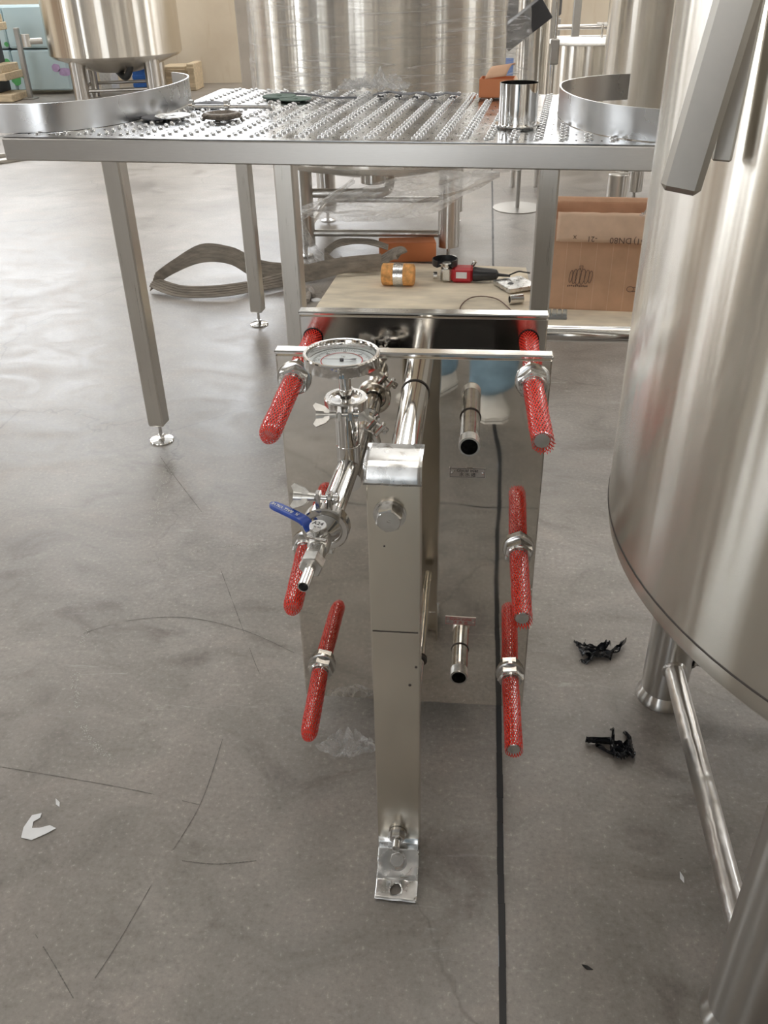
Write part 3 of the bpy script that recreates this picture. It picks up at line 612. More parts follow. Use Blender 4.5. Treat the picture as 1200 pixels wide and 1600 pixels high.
# ---------------- raised steel platform ----------------
YP = -.0888; e1 = V((math.cos(YP), math.sin(YP), 0)); e2 = V((-e1.y, e1.x, 0)); PO = V((-1.49, 2.82, 0)); DZ = 1.055
def D(u, v, z=DZ): return PO+e1*u+e2*v+V((0, 0, z))
RP = Matrix.Rotation(YP, 3, 'Z')
PL = thing('work_platform', D(1, .6, 0), 'waist-high stainless work platform with dimpled tread deck on square legs', 'platform')
larc = [(.0, .03), (.12, .05), (.20, .11), (.27, .21), (.32, .35), (.345, .5), (.345, .65), (.32, .78)]
rarc = [(1.975, 0), (1.90, .045), (1.82, .125), (1.755, .24), (1.71, .39), (1.69, .55), (1.695, .64)]
poly = [(0, 0)]+[rarc[0]]+rarc[1:]+[(1.69, 1.01), (.30, 1.16)]+larc[::-1]
def inside(u, v, pts):
    c = False; n = len(pts)
    for i in range(n):
        a, b_ = pts[i], pts[(i+1) % n]
        if (a[1] > v) != (b_[1] > v) and u < (b_[0]-a[0])*(v-a[1])/(b_[1]-a[1])+a[0]: c = not c
    return c
bm = bmesh.new(); vs = [bm.verts.new(D(u, v)) for u, v in poly]; bm.faces.new(vs); bmesh.ops.triangulate(bm, faces=bm.faces[:]); bm.verts.index_update()
mb = MB(); top = [v.co.copy() for v in bm.verts]; tri = [tuple(v.index for v in f.verts) for f in bm.faces]; bm.free()
if (top[tri[0][1]]-top[tri[0][0]]).cross(top[tri[0][2]]-top[tri[0][0]]).z < 0: tri = [t[::-1] for t in tri]
mb.add(top, tri); mb.add([v-V((0, 0, .004)) for v in top], [t[::-1] for t in tri])
k = len(top); mb.add(top+[v-V((0, 0, .004)) for v in top], [(i, i+k, (i+1) % k+k, (i+1) % k) for i in range(k)])
deck = mb.build('deck_plate', 'deck', PL)
mb = MB(); small = MB(); dome = [(.0084, 0), (.0074, .0035), (.0048, .0058), (.0026, .0060), (.0020, .0040)]
for r in range(30):
    u0_ = .03+r*.0705
    for q in range(26):
        v = .035+q*.047
        for s_ in (-1, 1):
            u = u0_+s_*.0060; vv = v+(.0235 if s_ > 0 else 0)
            if inside(u, vv, poly) and inside(u-.02, vv, poly) and inside(u+.02, vv-.02, poly): mb.rev(D(u, vv), (0, 0, 1), dome, 8)
        u = u0_+.035
        if q % 2 == 0 and inside(u-.02, v, poly) and inside(u+.02, v, poly): small.rev(D(u, v), (0, 0, 1), [(.0034, 0), (.0024, .0009), (0, .0011)], 6)
o = mb.build('tread_dimples', 'bump', deck, kind='stuff'); o = small.build('drain_dots', 'shadowgap', deck, kind='stuff')
A = MB(); A.bbox(D(1.016, -.014, DZ-.035), (2.02, .030, .066), .004, RP); A.build('front_beam', 'apron', PL)
MB().box(D(1.0, -.012, DZ+.0006), (2.0, .028, .0016), YP).build('deck_edge_strip', 'deck', PL)
MB().bbox(D(.335, .67, DZ-.045), (.05, 1.26, .06), .003, RP).build('side_beam', 'legsteel', PL)
MB().bbox(D(1.70, .60, DZ-.045), (.05, 1.10, .06), .003, RP).build('side_beam', 'legsteel', PL)
MB().bbox(D(.88, .60, DZ-.045), (.05, 1.10, .06), .003, RP).build('cross_beam', 'legsteel', PL)
for (u, v) in ((.345, .02), (.902, .02), (1.690, .02), (.33, 1.25)):
    lg = MB().bbox(D(u, v, .53), (.060, .060, .92), .005, RP).build('leg', 'legsteel', PL)
    mb = MB().cyl(D(u, v, .008), D(u, v, .075), .0065, seg=14); mb.cyl(D(u, v, .012), D(u, v, .026), .012, seg=6)
    mb.build('levelling_screw', 'bolt', lg); MB().rev(D(u, v, 0), (0, 0, 1), [(0, 0), (.043, 0), (.044, .003), (.042, .006), (.012, .011), (0, .011)], 40).build('foot_disc', 'polish', lg)
def guard(pts, h, name, zoff=.002):
    P = spline([D(u, v) for u, v in pts], 8); mb = MB(); n = len(P); vs = []
    for i, p in enumerate(P):
        t = i/(n-1); d = (P[min(i+1, n-1)]-P[max(i-1, 0)]); nn = V((-d.y, d.x, 0)).normalized()*.0025; hh = h(t) if callable(h) else h
        vs += [p+nn+V((0, 0, zoff)), p+nn+V((0, 0, hh)), p-nn+V((0, 0, hh)), p-nn+V((0, 0, zoff))]
    fs = [(i*4+k, i*4+(k+1) % 4, i*4+4+(k+1) % 4, i*4+4+k) for i in range(n-1) for k in range(4)]+[(0, 1, 2, 3), ((n-1)*4, (n-1)*4+3, (n-1)*4+2, (n-1)*4+1)]
    return mb.add(vs, fs, True).build(name, 'guardmat', PL)
guard([(-.35, .06), (-.1, .035), (.0, .04), (.12, .06), (.20, .12), (.265, .21), (.315, .35), (.340, .5), (.340, .65), (.315, .78), (.26, .88), (.185, .935)], .085, 'toe_board')
guard([(2.03, -.01), (1.97, .02), (1.90, .06), (1.82, .135), (1.755, .25), (1.71, .40), (1.695, .55), (1.71, .66), (1.76, .75), (1.84, .83), (1.93, .87)], .085, 'toe_board')

# things on the deck
def single(mb, name, mat, label, cat, group=None, origin=(0, 0, 0)):
    o = mb.build(name, mat, None, origin); o['label'] = label; o['category'] = cat
    if group: o['group'] = group
    return o
def disc(u, v, r, t, mat, label, z=0, hole=True, seg=48, tilt=(0, 0, 1)):
    p = D(u, v, DZ+.0065+z); mb = MB(); mb.rev(p, tilt, [(.011, 0), (r-.001, 0), (r, .001), (r, t-.001), (r-.001, t), (.03, t), (.024, t-.002), (.011, t-.002)], seg, True, True)
    return single(mb, 'grinding_disc', mat, label, 'disc', None, p)
disc(.375, .335, .058, .005, 'abrasive', 'dark grey grinding disc lying partly under a lighter one on the deck')
disc(.43, .325, .060, .005, 'paper' if False else 'zinc', 'pale grey grinding disc on top of a darker one at deck left', .006)
disc(.435, .64, .062, .006, 'abrasive', 'grey grinding disc behind the metal tee tool on the deck')
disc(.64, .86, .064, .006, 'green', 'dark green flap disc at the back of the deck left of centre')
disc(.72, .80, .060, .004, 'green', 'flat green disc lying right of the other green flap disc', .0)
p = D(.60, .335, DZ+.0065); mb = MB(); rnd = random.Random(3)
mb.rev(p, (0, 0, 1), [(.02, .002), (.045, 0), (.060, .003), (.062, .012), (.056, .018), (.046, .019), (.040, .012), (.018, .010)], 64, True, True)
bw = thing('wire_wheel', p, 'round wire cup brush wheel with a rough brown rim on the deck', 'brush'); mb.build('hub_ring', 'brush', bw)
mb = MB()
for k in range(220):
    a = rnd.uniform(0, 2*PI); z = rnd.uniform(.002, .016); q = p+V((math.cos(a)*.058, math.sin(a)*.058, z)); e = q+V((math.cos(a+.3)*.010, math.sin(a+.3)*.010, rnd.uniform(-.002, .004)))
    mb.tube([q, e], .0007, 4)
mb.build('bristles', 'brush', bw, kind='stuff')
tp = D(.43, .50, DZ+.020); te = D(.72, .50, DZ+.020)
tt = thing('tee_fitting', tp, 'thin white-lit steel tee bar tool lying behind the wire brush wheel', 'tool')
MB().cyl(tp, te, .0065, seg=16, bev=.001).build('rod', 'polish', tt)
for f_ in (0, .45, 1): c = tp.lerp(te, f_); MB().cyl(c-e1*.007+V((0, 0, .004)), c+e1*.007+V((0, 0, .004)), .017, seg=20, bev=.0015).build('end_disc', 'polish', tt)
# wedge of torn cable / strap and film near the back
mb = MB(); mb.tube(spline([D(.62, .95, DZ+.0105), D(.75, .90, DZ+.0105), D(.85, .82, DZ+.0105), D(.95, .83, DZ+.0105)], 6), .0035, 8)
single(mb, 'grey_cord', 'abrasive', 'thin grey cord curving across the middle of the deck', 'cord', None, D(.8, .93))
mb = MB(); mb.sheet(lambda u, v: D(1.0+.33*u, .88+.055*v+.02*math.sin(u*7)-.02*(u), DZ+.012+.010*abs(noise.noise(V((u*9, v*3, 4))))+.006*math.sin(u*9)**2), 30, 5)
o = single(mb, 'flat_strap', 'abrasive', 'dark flat strap lying along the back edge of the deck', 'strap', None, D(1.0, .90)); o.modifiers.new('t', 'SOLIDIFY').thickness = .002
# small carton
def cartonbox(p, ax, ay, h, th_, mats, label, name, cat, flaps=True):
    t = thing(name, p, label, cat); ax = V(ax); ay = V(ay); X, Y_ = ax.normalized(), ay.normalized(); a, b_ = ax.length, ay.length; R = Matrix((X, Y_, V((0, 0, 1)))).transposed()
    mb = MB(); q = V(p); c = lambda u, v, z: q+X*u+Y_*v+V((0, 0, z))
    for u, v, du, dv in ((a/2, th_/2, a, th_), (a/2, b_-th_/2, a, th_), (th_/2, b_/2, th_, b_-2*th_), (a-th_/2, b_/2, th_, b_-2*th_)): mb.box(c(u, v, h/2), (du, dv, h), ax=R)
    mb.box(c(a/2, b_/2, th_/2), (a, b_, th_), ax=R); mb.build('body', mats[0], t); return t, c, R, a, b_
p = D(1.40, .86, DZ+.0068); t, c, R, a, b_ = cartonbox(p, e1*.125, e2*.10, .062, .003, ['orangebox'], 'small open orange-brown carton on the deck beside the steel sleeve', 'small_carton', 'box')
mb = MB(); mb.sheet(lambda u, v: c(a*(.15+.6*u)+.03*v, b_*.1+.06*v, .062+.055*math.sin(v*1.4)-.02*v*v+.01*u), 6, 8); f_ = mb.build('torn_flap', 'card', t); f_.modifiers.new('t', 'SOLIDIFY').thickness = .003
mb = MB(); mb.sheet(lambda u, v: c(a+.045*v*.3, b_*u, .062-.028*v), 4, 4); f_ = mb.build('side_flap', 'cardlight', t); f_.modifiers.new('t', 'SOLIDIFY').thickness = .003
p = D(1.578, .255, DZ+.0065); sl = thing('steel_sleeve', p, 'short polished steel pipe sleeve standing on a ring on the deck', 'pipe')
MB().pipe(p+V((0, 0, .004)), p+V((0, 0, .118)), .0585, .0560, 56).build('sleeve', 'polish', sl)
MB().rev(p, (0, 0, 1), [(.052, 0), (.068, 0), (.069, .003), (.068, .006), (.052, .006)], 56, True, True).build('base_ring', 'polish', sl)
# crumpled film on deck
def crumple(c, sx_, sy_, h, seed, nu=26, nv=20):
    mb = MB(); c = V(c)
    def f(u, v):
        q = V((u*3.1, v*2.7, seed)); e = min(u, 1-u, v, 1-v)*2; rr = .75+.5*noise.noise(V((math.atan2(v-.5, u-.5)*1.3, seed, 1)))
        return c+V(((u-.5)*sx_*rr, (v-.5)*sy_*rr, .002+h*abs(noise.noise(q*1.4))*1.4*(.3+e)+h*.35*abs(noise.noise(q*5))))
    return mb.sheet(f, nu, nv)
single(crumple(D(.98, 1.04, DZ+.007), .34, .13, .085, 3, 40, 26), 'crumpled_film', 'filmscrap', 'crumpled clear plastic film heaped at the back edge of the deck', 'plastic film', None, D(1.02, 1.0))

# ---------------- centre-back tank wrapped in film ----------------
def round_tank(c, R1, z0, ztop, dish, legs, lr, label, lw=.055, name='brewing_tank', foot=True, rails=(), zleg=.07, mat='tank', lrot=PI/4):
    c = V(c); t = thing(name, c, label, 'tank'); mb = MB()
    mb.rev(c, (0, 0, 1), [(0, z0-dish), (R1*.35, z0-dish*.9), (R1*.62, z0-dish*.55), (R1*.80, z0-dish*.25), (R1*.95, z0-.008), (R1, z0+.03), (R1, ztop), (R1*.9, ztop+.06), (R1*.4, ztop+.18), (0, ztop+.2)], 80)
    mb.build('tank_shell', mat, t); pts = []
    for k in range(legs):
        a = lrot+2*PI*k/legs; q = c+V((math.cos(a)*lr, math.sin(a)*lr, 0)); pts.append(q)
        mb = MB().cyl(q+V((0, 0, zleg)), q+V((0, 0, z0+.02)), lw, seg=28); lg = mb.build('leg', 'tankleg', t)
        if foot: mb = MB().cyl(q+V((0, 0, .01)), q+V((0, 0, zleg)), .012, seg=12).rev(q, (0, 0, 1), [(0, 0), (.05, 0), (.05, .008), (.015, .016), (0, .016)], 24); mb.build('levelling_foot', 'bolt', lg)
    for k in range(legs):
        for z in rails:
            a_, b_ = pts[k], pts[(k+1) % legs]; d = (b_-a_).normalized(); MB().cyl(a_+d*.05+V((0, 0, z)), b_-d*.05+V((0, 0, z)), .02, seg=16).build('cross_tube', 'tankleg', t)
    return t, pts
WC = V((-.60, 5.62, 0))
wt, wp = round_tank(WC, .715, .52, 2.2, .12, 4, .60, 'steel tank loosely wrapped in clear stretch film behind the platform', lw=.062, rails=(.14,))
MB().tube(spline([WC+V((.08, -.35, .48)), WC+V((.08, -.38, .40)), WC+V((.04, -.40, .365)), WC+V((-.1, -.40, .36)), WC+V((-.42, -.40, .36))], 6), .026, 16).build('outlet_elbow', 'tankleg', wt)
MB().cyl(WC+V((.0, -.50, .50)), WC+V((.0, -.50, .44)), .07, seg=30, bev=.004).build('drain_flange', 'tankleg', wt)
# film wrap: shell with folds, flaring at the right; the end tail hangs and swags below
fw_ = thing('stretch_film_wrap', WC, 'clear stretch film wound round the middle tank with loose tails below the platform', 'plastic film')
def shell(u, v):
    a = PI*1.02+u*PI*1.16; z = 2.25-v*1.72; flare = max(0, math.cos(a-2*PI*.985))**6*(.20*(v**1.2)); rr = .735+flare+.018*noise.noise(V((a*5, z*3+a*2, 0)))+.012*noise.noise(V((a*14, z*12+a*6, 3)))
    return WC+V((math.cos(a)*rr, math.sin(a)*rr, z-.06*math.cos(a)*v))
MB().sheet(shell, 110, 70).build('wrapped_layer', 'film', fw_)
def swag(a, b_, drop, w0, w1, seed, nm, n_=40, tw=3):
    a, b_ = V(a), V(b_)
    def f(u, v):
        p = a.lerp(b_, u); s_ = math.sin(PI*u); ww = w0+(w1-w0)*s_; hang = -drop*s_*(.3+.7*v)
        return p+V((0, .05*noise.noise(V((u*4, v*4, seed)))-.12*s_*(v-.5), hang-(v-.5)*ww+.03*noise.noise(V((u*5, v*9, seed+2)))))
    return MB().sheet(f, n_, 16).build(nm, 'filmthick', fw_)
swag((-.98, 4.93, .33), (.10, 4.95, .52), .05, .02, .17, 1, 'loose_swag')
mb = MB(); mb.sheet(lambda u, v: V((-1.02+.34*u, 4.93+.03*math.sin(v*6), .27+.22*u+(v-.5)*.035+.01*noise.noise(V((u*8, v*4, 8))))), 26, 6); mb.build('twisted_band', 'filmthick', fw_)
pts = [V((-.99, 4.93, .29)), V((-.98, 4.93, .20)), V((-.93, 4.93, .10)), V((-.88, 4.92, .05)), V((-.84, 4.92, .04))]
pp = spline(pts, 8)
def tail(u, v):
    i = min(int(u*(len(pp)-1)), len(pp)-2); q = pp[i].lerp(pp[i+1], u*(len(pp)-1)-i); ww = .03+.14*u
    return q+V(((v-.5)*ww*(.9), .02*math.sin(v*14+u*6), (v-.5)*ww*.4+.018*noise.noise(V((u*8, v*8, 5)))))
MB().sheet(tail, 34, 14).build('hanging_tail', 'filmthick', fw_)
mb = MB(); mb.sheet(lambda u, v: V((-.10+.28*u+.03*math.sin(v*3), 4.98+.05*noise.noise(V((u*4, v*4, 2))), .50-.30*v*(1-.4*u)+.02*noise.noise(V((u*6, v*6, 12))))), 20, 24); mb.build('thin_veil', 'lens', fw_)

# ---------------- left-back tank and the stuff beside it ----------------
lt, lp = round_tank((-4.72, 12.3, 0),   .83, .52, 2.9, .20, 4, .64, 'shiny steel tank on tall legs far back at the left', lw=.095, foot=False, rails=(.16,), zleg=0, lrot=PI/4+.25)
MB().cyl((-5.50, 11.9, .72), (-5.66, 11.8, .72), .035, seg=14, bev=.004).cyl((-5.66, 11.8, .66), (-5.66, 11.8, .80), .05, seg=12).build('side_valve', 'cast', lt)
MB().tube(spline([V((-4.72, 12.2, .36)), V((-4.5, 11.9, .30)), V((-4.42, 11.9, .42)), V((-4.42, 11.95, .58))], 6), .04, 14).build('hose', 'dark', lt)
bx = V((-6.2, 13.1, 0)); pb = thing('printed_panel_crate', bx, 'pale blue flower-printed panel crate against the left back wall', 'crate')
for k in range(2):
    for j in range(2): MB().bbox(bx+V((-.62+k*.78, 0, .30+j*.52)), (.77, .5, .50), .02).build('panel', 'paleblue', pb)
def blob(c, rx, rz, seed): 
    mb = MB(); n_ = 16; c = V(c); vs = [c+V((math.cos(2*PI*k/n_)*rx*(1+.3*noise.noise(V((k, seed, 0)))), 0, math.sin(2*PI*k/n_)*rz*(1+.3*noise.noise(V((k, seed, 2)))))) for k in range(n_)]
    vs += [v+V((0, .004, 0)) for v in vs]; return mb.add(vs, [tuple(range(n_))]+[(i, (i+1) % n_, n_+(i+1) % n_, n_+i) for i in range(n_)])
yf = 13.1-.255
for x, z, rx, rz, mt in ((-5.70, .28, .10, .05, 'purple'), (-5.82, .33, .06, .05, 'purple'), (-5.62, .66, .05, .07, 'purple'), (-6.42, .20, .07, .09, 'leafprint'), (-6.30, .26, .04, .06, 'leafprint'), (-6.45, .62, .03, .03, 'leafprint'), (-6.50, .40, .05, .05, 'leafprint')): blob((x, yf, z), rx, rz, x).build('printed_flower' if mt == 'purple' else 'printed_leaf', mt, pb)
single(MB().bbox((-5.28, 13.32, .30), (.16, .3, .60), .01), 'cream_panel_board', 'cream', 'white edge board standing between the blue crate and the tank leg', 'board', None, (-5.28, 13.3, 0))
t = thing('steel_post', (-6.05, 12.4, 0), 'slim grey steel post standing in front of the pale blue crate', 'post')
MB().bbox((-6.05, 12.4, .42), (.06, .06, .84), .006).build('post', 'postmat', t); MB().bbox((-6.05, 12.4, .008), (.16, .16, .016), .003).build('base_plate', 'postmat', t)
for k, (z, dx, w_) in enumerate(((.05, .09, .8), (.30, .06, .35), (.39, .02, .30), (.86, -.02, .26), (.95, -.06, .22))):
    single(MB().bbox((-6.22+dx-w_/2, 12.3, z), (w_, .5, .09), .008), 'timber_block', 'timber', ['long pale timber plank lowest at the far left edge', 'pale timber block second from the floor at the far left', 'pale timber block third from the floor at the far left', 'pale timber block second from the top at the far left', 'topmost pale timber block of the far left pile'][k], 'timber', None, (-6.22+dx-w_/2, 12.3, z))
for k, (z, h) in enumerate(((.175, .155), (.625, .375))): single(MB().bbox((-6.42, 12.35, z), (.10, .4, h), .006), 'pile_spacer', 'darkmach', ['dark spacer under the lower timber blocks at the far left', 'dark tall spacer in the middle of the far left timber pile'][k], 'spacer', None, (-6.42, 12.35, z-h/2))
for k, (a, b_, w_) in enumerate((((-4.75, 8.1), (-3.95, 8.75), .05), ((-4.9, 7.45), (-3.85, 8.55), .09), ((-4.6, 6.95), (-4.2, 7.3), .05))):
    d = V((b_[0]-a[0], b_[1]-a[1], 0)); single(MB().bbox((V((*a, .015))+V((*b_, .015)))/2, (d.length, w_, .03), .004, Matrix.Rotation(math.atan2(d.y, d.x), 3, 'Z')), 'metal_strip', 'legsteel', ['thin metal strip on the floor farthest from the camera at left', 'wide metal strip on the floor below the platform corner', 'short metal strip on the floor at the left edge'][k], 'metal strip', None, (*a, 0))
# crates behind the far-left tank
for k, (x, y, sx_, sz, mt, lb) in enumerate(((-4.30, 13.4, .34, .30, 'timber', 'pale wooden crate behind the right leg of the far left tank'), (-4.75, 13.4, .28, .34, 'blueprint', 'blue drum-shaped carton behind the far left tank'), (-4.02, 13.3, .10, .34, 'timber', 'upright timber offcut beside the far left tank'))):
    t = thing('storage_crate', (x, y, 0), lb, 'crate'); MB().bbox((x, y, sz/2), (sx_, .4, sz), .01).build('body', mt, t)
    for j in range(3): MB().bbox((x, y-.206, sz*(.2+.3*j)), (sx_+.01, .012, sz*.14), .003).build('slat', mt, t)
# brown timber post edge left of the wrapped tank
single(MB().bbox((-2.56, 10.5, 1.2), (.16, .16, 2.4), .01), 'brown_upright', 'column', 'brown upright post seen through film left of the wrapped tank', 'post', None, (-2.56, 10.5, 0))

# ---------------- tanks and racks at the right back ----------------
tb, _ = round_tank((1.39, 6.95, 0), .57, .52, 2.4, .10, 4, .43, 'tall grey steel tank standing behind the right end of the platform', rails=(.3,), mat='tank')
tcx = V((.86, 8.3, 0)); tc2 = thing('lidded_tank', tcx, 'low steel vessel with a shining flat lid behind the platform', 'tank')
MB().rev(tcx, (0, 0, 1), [(0, .12), (.3, .15), (.33, .2), (.33, .885), (0, .885)], 56).build('tank_shell', 'tank', tc2)
MB().rev(tcx, (0, 0, 1), [(0, .885), (.365, .885), (.37, .893), (.36, .903), (.2, .915), (0, .92)], 56).build('lid', 'cream', tc2)  # cream colour stands in for white light on the steel lid
for k in range(4): a = PI/4+k*PI/2; q = tcx+V((math.cos(a)*.25, math.sin(a)*.25, 0)); MB().cyl(q, q+V((0, 0, .2)), .035, seg=16).build('leg', 'tankleg', tc2)
mb = MB(); mb.cyl((.94, 8.3, .915), (.94, 8.3, 1.02), .008, seg=8).cyl((.89, 8.3, 1.02), (.99, 8.3, 1.02), .008, seg=8); mb.build('lid_handle', 'bolt', tc2)
cl = thing('narrow_column_tank', (.33, 7.1, 0), 'narrow upright steel column vessel left of the lidded tank', 'tank')
MB().cyl((.33, 7.1, .5), (.33, 7.1, 2.3), .115, seg=40).build('column_shell', 'tank', cl)
for x in (.24, .42): MB().cyl((x, 7.1, 0), (x, 7.1, .55), .022, seg=12).build('leg', 'tankleg', cl)
MB().bbox((.475, 6.95, .93), (.06, .04, .16), .008).build('control_box', 'postmat', cl); MB().cyl((.475, 6.99, .5), (.475, 6.99, 1.6), .012, seg=12).build('side_tube', 'polish', cl)
ch = thing('feed_chute', (.25, 6.5, 0), 'dark sloping sheet metal chute above the back of the platform', 'chute')
ax_ = Matrix.Rotation(-.62, 3, 'Y'); MB().bbox((.235, 6.4, 1.135), (.32, .26, .13), .004, ax_).build('chute_body', 'darkmach', ch)
MB().cyl((.26, 6.42, 0), (.26, 6.42, 1.10), .014, seg=12).build('support_post', 'postmat', ch); MB().rev((.26, 6.42, 0), (0, 0, 1), [(.0, 0), (.17, 0), (.17, .006), (0, .008)], 40).build('round_base', 'postmat', ch)
MB().cyl((.12, 6.9, 1.0), (.12, 6.9, 1.6), .09, seg=24).build('hopper', 'darkmach', ch)
rk = thing('pipe_rack', (.9, 9.4, 0), 'galvanised pipe rail rack behind the lidded vessel', 'rack')
for z in (.93, .84): MB().cyl((.55, 9.4, z), (1.5, 9.4, z), .022, seg=12).build('rail', 'polish', rk)
for x in (.60, .82, 1.42): MB().bbox((x, 9.4, .75), (.07, .07, 1.5), .006).build('upright', 'postmat', rk)
mch = thing('dark_motor_unit', (.62, 10.8, 0), 'dark cylindrical motor unit high on a stand at the right back', 'machine')
MB().cyl((.62, 10.8, .95), (.62, 10.8, 1.5), .16, seg=28, bev=.02).build('motor', 'darkmach', mch); MB().bbox((.62, 10.8, .47), (.3, .3, .94), .01).build('stand', 'postmat', mch)
lbx = thing('labelled_carton', (.13, 9.0, 0), 'white carton with a blue label far behind the film', 'box'); MB().bbox((.13, 9.0, .46), (.34, .3, .92), .01).build('carton_body', 'cream', lbx)
MB().bbox((.16, 8.845, .66), (.18, .006, .14), .002).build('blue_label', 'blueprint', lbx)
sb = MB(); p = V((.86, 5.9, 0)); st = thing('stub_cylinder', p, 'short upright steel stub cylinder with a flat top beyond the cardboard box', 'cylinder')
MB().cyl(p, p+V((0, 0, .335)), .065, seg=32, bev=.004).build('stub_body', 'tankleg', st)
# ---------------- boards, box and tools behind the heat exchanger ----------------
def board(pts, name, label, z1=.018):
    mb = MB().prism(pts, 0, z1); return single(mb, name, 'board', label, 'board', None, (pts[0][0], pts[0][1], 0))
board([(-.82, 4.00), (.30, 3.95), (.27, 4.96), (-.76, 5.06)], 'plywood_board', 'stained plywood board on the floor under the angle grinder')
board([(.32, 3.99), (1.25, 3.94), (1.30, 4.60), (.34, 4.62)], 'plywood_board', 'pale plywood board under the big cardboard box')
p = V((.335, 4.28, .018)); ax = V((.50, -.035, 0)); ay = V((.03, .36, 0))
t, c, R, a, b_ = cartonbox(p, ax, ay, .43, .006, ['card'], 'big open cardboard box with upside-down marker writing, right of the platform leg', 'cardboard_box', 'box')
X = ax.normalized(); nY = V((X.y, -X.x, 0)).normalized()
def flapf(u, v): return c(.03+(a-.03)*u, -.004-.030*math.sin(v*1.5)-.004*noise.noise(V((u*8, v*3, 0))), (.468-.128*v)+.004*noise.noise(V((u*6, 0, 1))))
mb = MB().sheet(flapf, 30, 8); f_ = mb.build('folded_flap', 'cardlight', t); f_.modifiers.new('t', 'SOLIDIFY').thickness = .003
mb = MB().sheet(lambda u, v: c(a*u, b_-.004+.015*v, .43+.025*v), 8, 4); f_ = mb.build('back_flap', 'card', t); f_.modifiers.new('t', 'SOLIDIFY').thickness = .004
mb = MB().sheet(lambda u, v: c(-.002-.06*v*(1-u*.2), b_*u, .43-.12*v), 8, 6); f_ = mb.build('side_flap', 'card', t); f_.modifiers.new('t', 'SOLIDIFY').thickness = .004
UP = V((0, 0, 1))
def inked(s_, size, u, z, dy=-.034, upside=True, nm='handwriting', mt='handink', rot=0):
    xd = -X if upside else X; yd = -UP if upside else UP; x2 = xd*math.cos(rot)+yd*math.sin(rot); y2 = -xd*math.sin(rot)+yd*math.cos(rot)
    text(s_, size, mt, c(u, 0, z)+nY*(-dy), x2, y2, t, nm)
inked('DN80', .040, .325, .352, -.0385); inked('(51)', .040, .415, .350, -.0385); inked('-21', .036, .195, .356, -.0385); inked('x', .034, .115, .360, -.0385)
mb = MB()
for k in range(11): mb.box(c(.105+.009*k, -.0008, .118+.001*(k % 3)), (.006, .0012, .007), ax=R)
mb.build('printed_line', 'handink', t)
def ring_(cu, cz, ru, rz, tilt=0):
    P_ = [c(cu+ru*math.cos(k*PI/10)*math.cos(tilt)-rz*math.sin(k*PI/10)*math.sin(tilt), 0, cz+rz*math.sin(k*PI/10)*math.cos(tilt)+ru*math.cos(k*PI/10)*math.sin(tilt))+nY*.003 for k in range(21)]
    return P_
mb = MB()
for cu, ru, rz in ((.115, .007, .030), (.133, .010, .036), (.150, .012, .040), (.170, .012, .038), (.190, .010, .034), (.207, .008, .030)): mb.tube(ring_(cu, .165, ru, rz, -.12), .0013, 4)
mb.tube([c(.155, 0, .20)+nY*.003, c(.152, 0, .218)+nY*.003, c(.168, 0, .219)+nY*.003, c(.167, 0, .20)+nY*.003], .0013, 4)
mb.tube(ring_(.40, .112, .016, .013), .0014, 4).tube([c(.41, 0, .12)+nY*.003, c(.45, 0, .125)+nY*.003], .0014, 4).tube([c(.41, 0, .10)+nY*.003, c(.45, 0, .105)+nY*.003], .0014, 4); mb.build('printed_drawing', 'handink', t)
mb = MB()
for u in (.085, .15, .225, .30, .37, .44):
    mb.box(c(u, -.0004, .19), (.0022, .0012, .38), ax=R)
mb.build('crease', 'cardlight', t)
single(crumple(c(.44, -.03, .458), .10, .05, .04, 8, 14, 12), 'tape_film', 'filmscrap', 'bit of clear film hanging on the top corner of the cardboard box', 'plastic film', None, c(.44, .03, .39))
# orange carton
p = V((-.56, 5.03, .018)); t, c2_, R2, a2, b2 = cartonbox(p, (.32, .03, 0), (-.02, .125, 0), .105, .004, ['orangebox'], 'flat orange carton under the wrapped tank', 'orange_carton', 'box')
MB().box(c2_(a2/2, b2/2, .106), (a2-.01, b2-.01, .004), ax=R2).build('lid', 'orangebox', t)
# foam roll with tape
p = V((-.42, 4.62, .075)); ax3 = V((1, -.03, 0)).normalized(); t = thing('foam_roll', p-V((0, 0, .057)), 'short orange foam roll bound with silver tape on the plywood board', 'roll')
mb = MB(); mb.rev(p-ax3*.088, ax3, [(0, .004), (.045, .0), (.056, .006), (.0575, .05), (.055, .09), (.0575, .13), (.056, .170), (.045, .176), (0, .172)], 30); mb.build('foam_core', 'foam', t)
MB().rev(p-ax3*.024, ax3, [(.0572, 0), (.0588, .001), (.0588, .052), (.0572, .053)], 36).build('tape_band', 'foil', t)
# angle grinder
g0 = V((-.165, 4.70, .06)); gx = V((1, -.06, 0)).normalized(); gy = V((.06, 1, 0)).normalized(); gz = V((0, 0, 1)); RG = Matrix((gx, gy, gz)).transposed()
G = thing('angle_grinder', (g0.x, g0.y, .018), 'red and black angle grinder lying on the plywood board', 'power tool')
MB().bbox(g0+gx*.0+gz*.0, (.062, .066, .085), .014, RG).cyl(g0+gz*.03, g0+gz*.058, .026, seg=20, bev=.003).build('gear_head', 'cast', G)
MB().rev(g0-gx*.01+gz*.045, (0, 0, 1), [(.030, 0), (.066, 0), (.068, .004), (.068, .034), (.064, .036), (.064, .006), (.030, .004)], 40, True, True, .6, 2*PI-.6).build('wheel_guard', 'toolblack', G)
MB().bbox(g0+gx*.085, (.115, .072, .082), .014, RG).build('motor_housing', 'toolred', G)
MB().rev(g0+gx*.142, gx, [(.036, 0), (.038, .01), (.034, .05), (.031, .10), (.027, .125), (.012, .135), (.0, .135)], 24).build('rear_handle', 'toolblack', G)
MB().bbox(g0+gx*.082-gy*.0365+gz*.002, (.058, .002, .034), .0008, RG).build('label', 'paper', G)
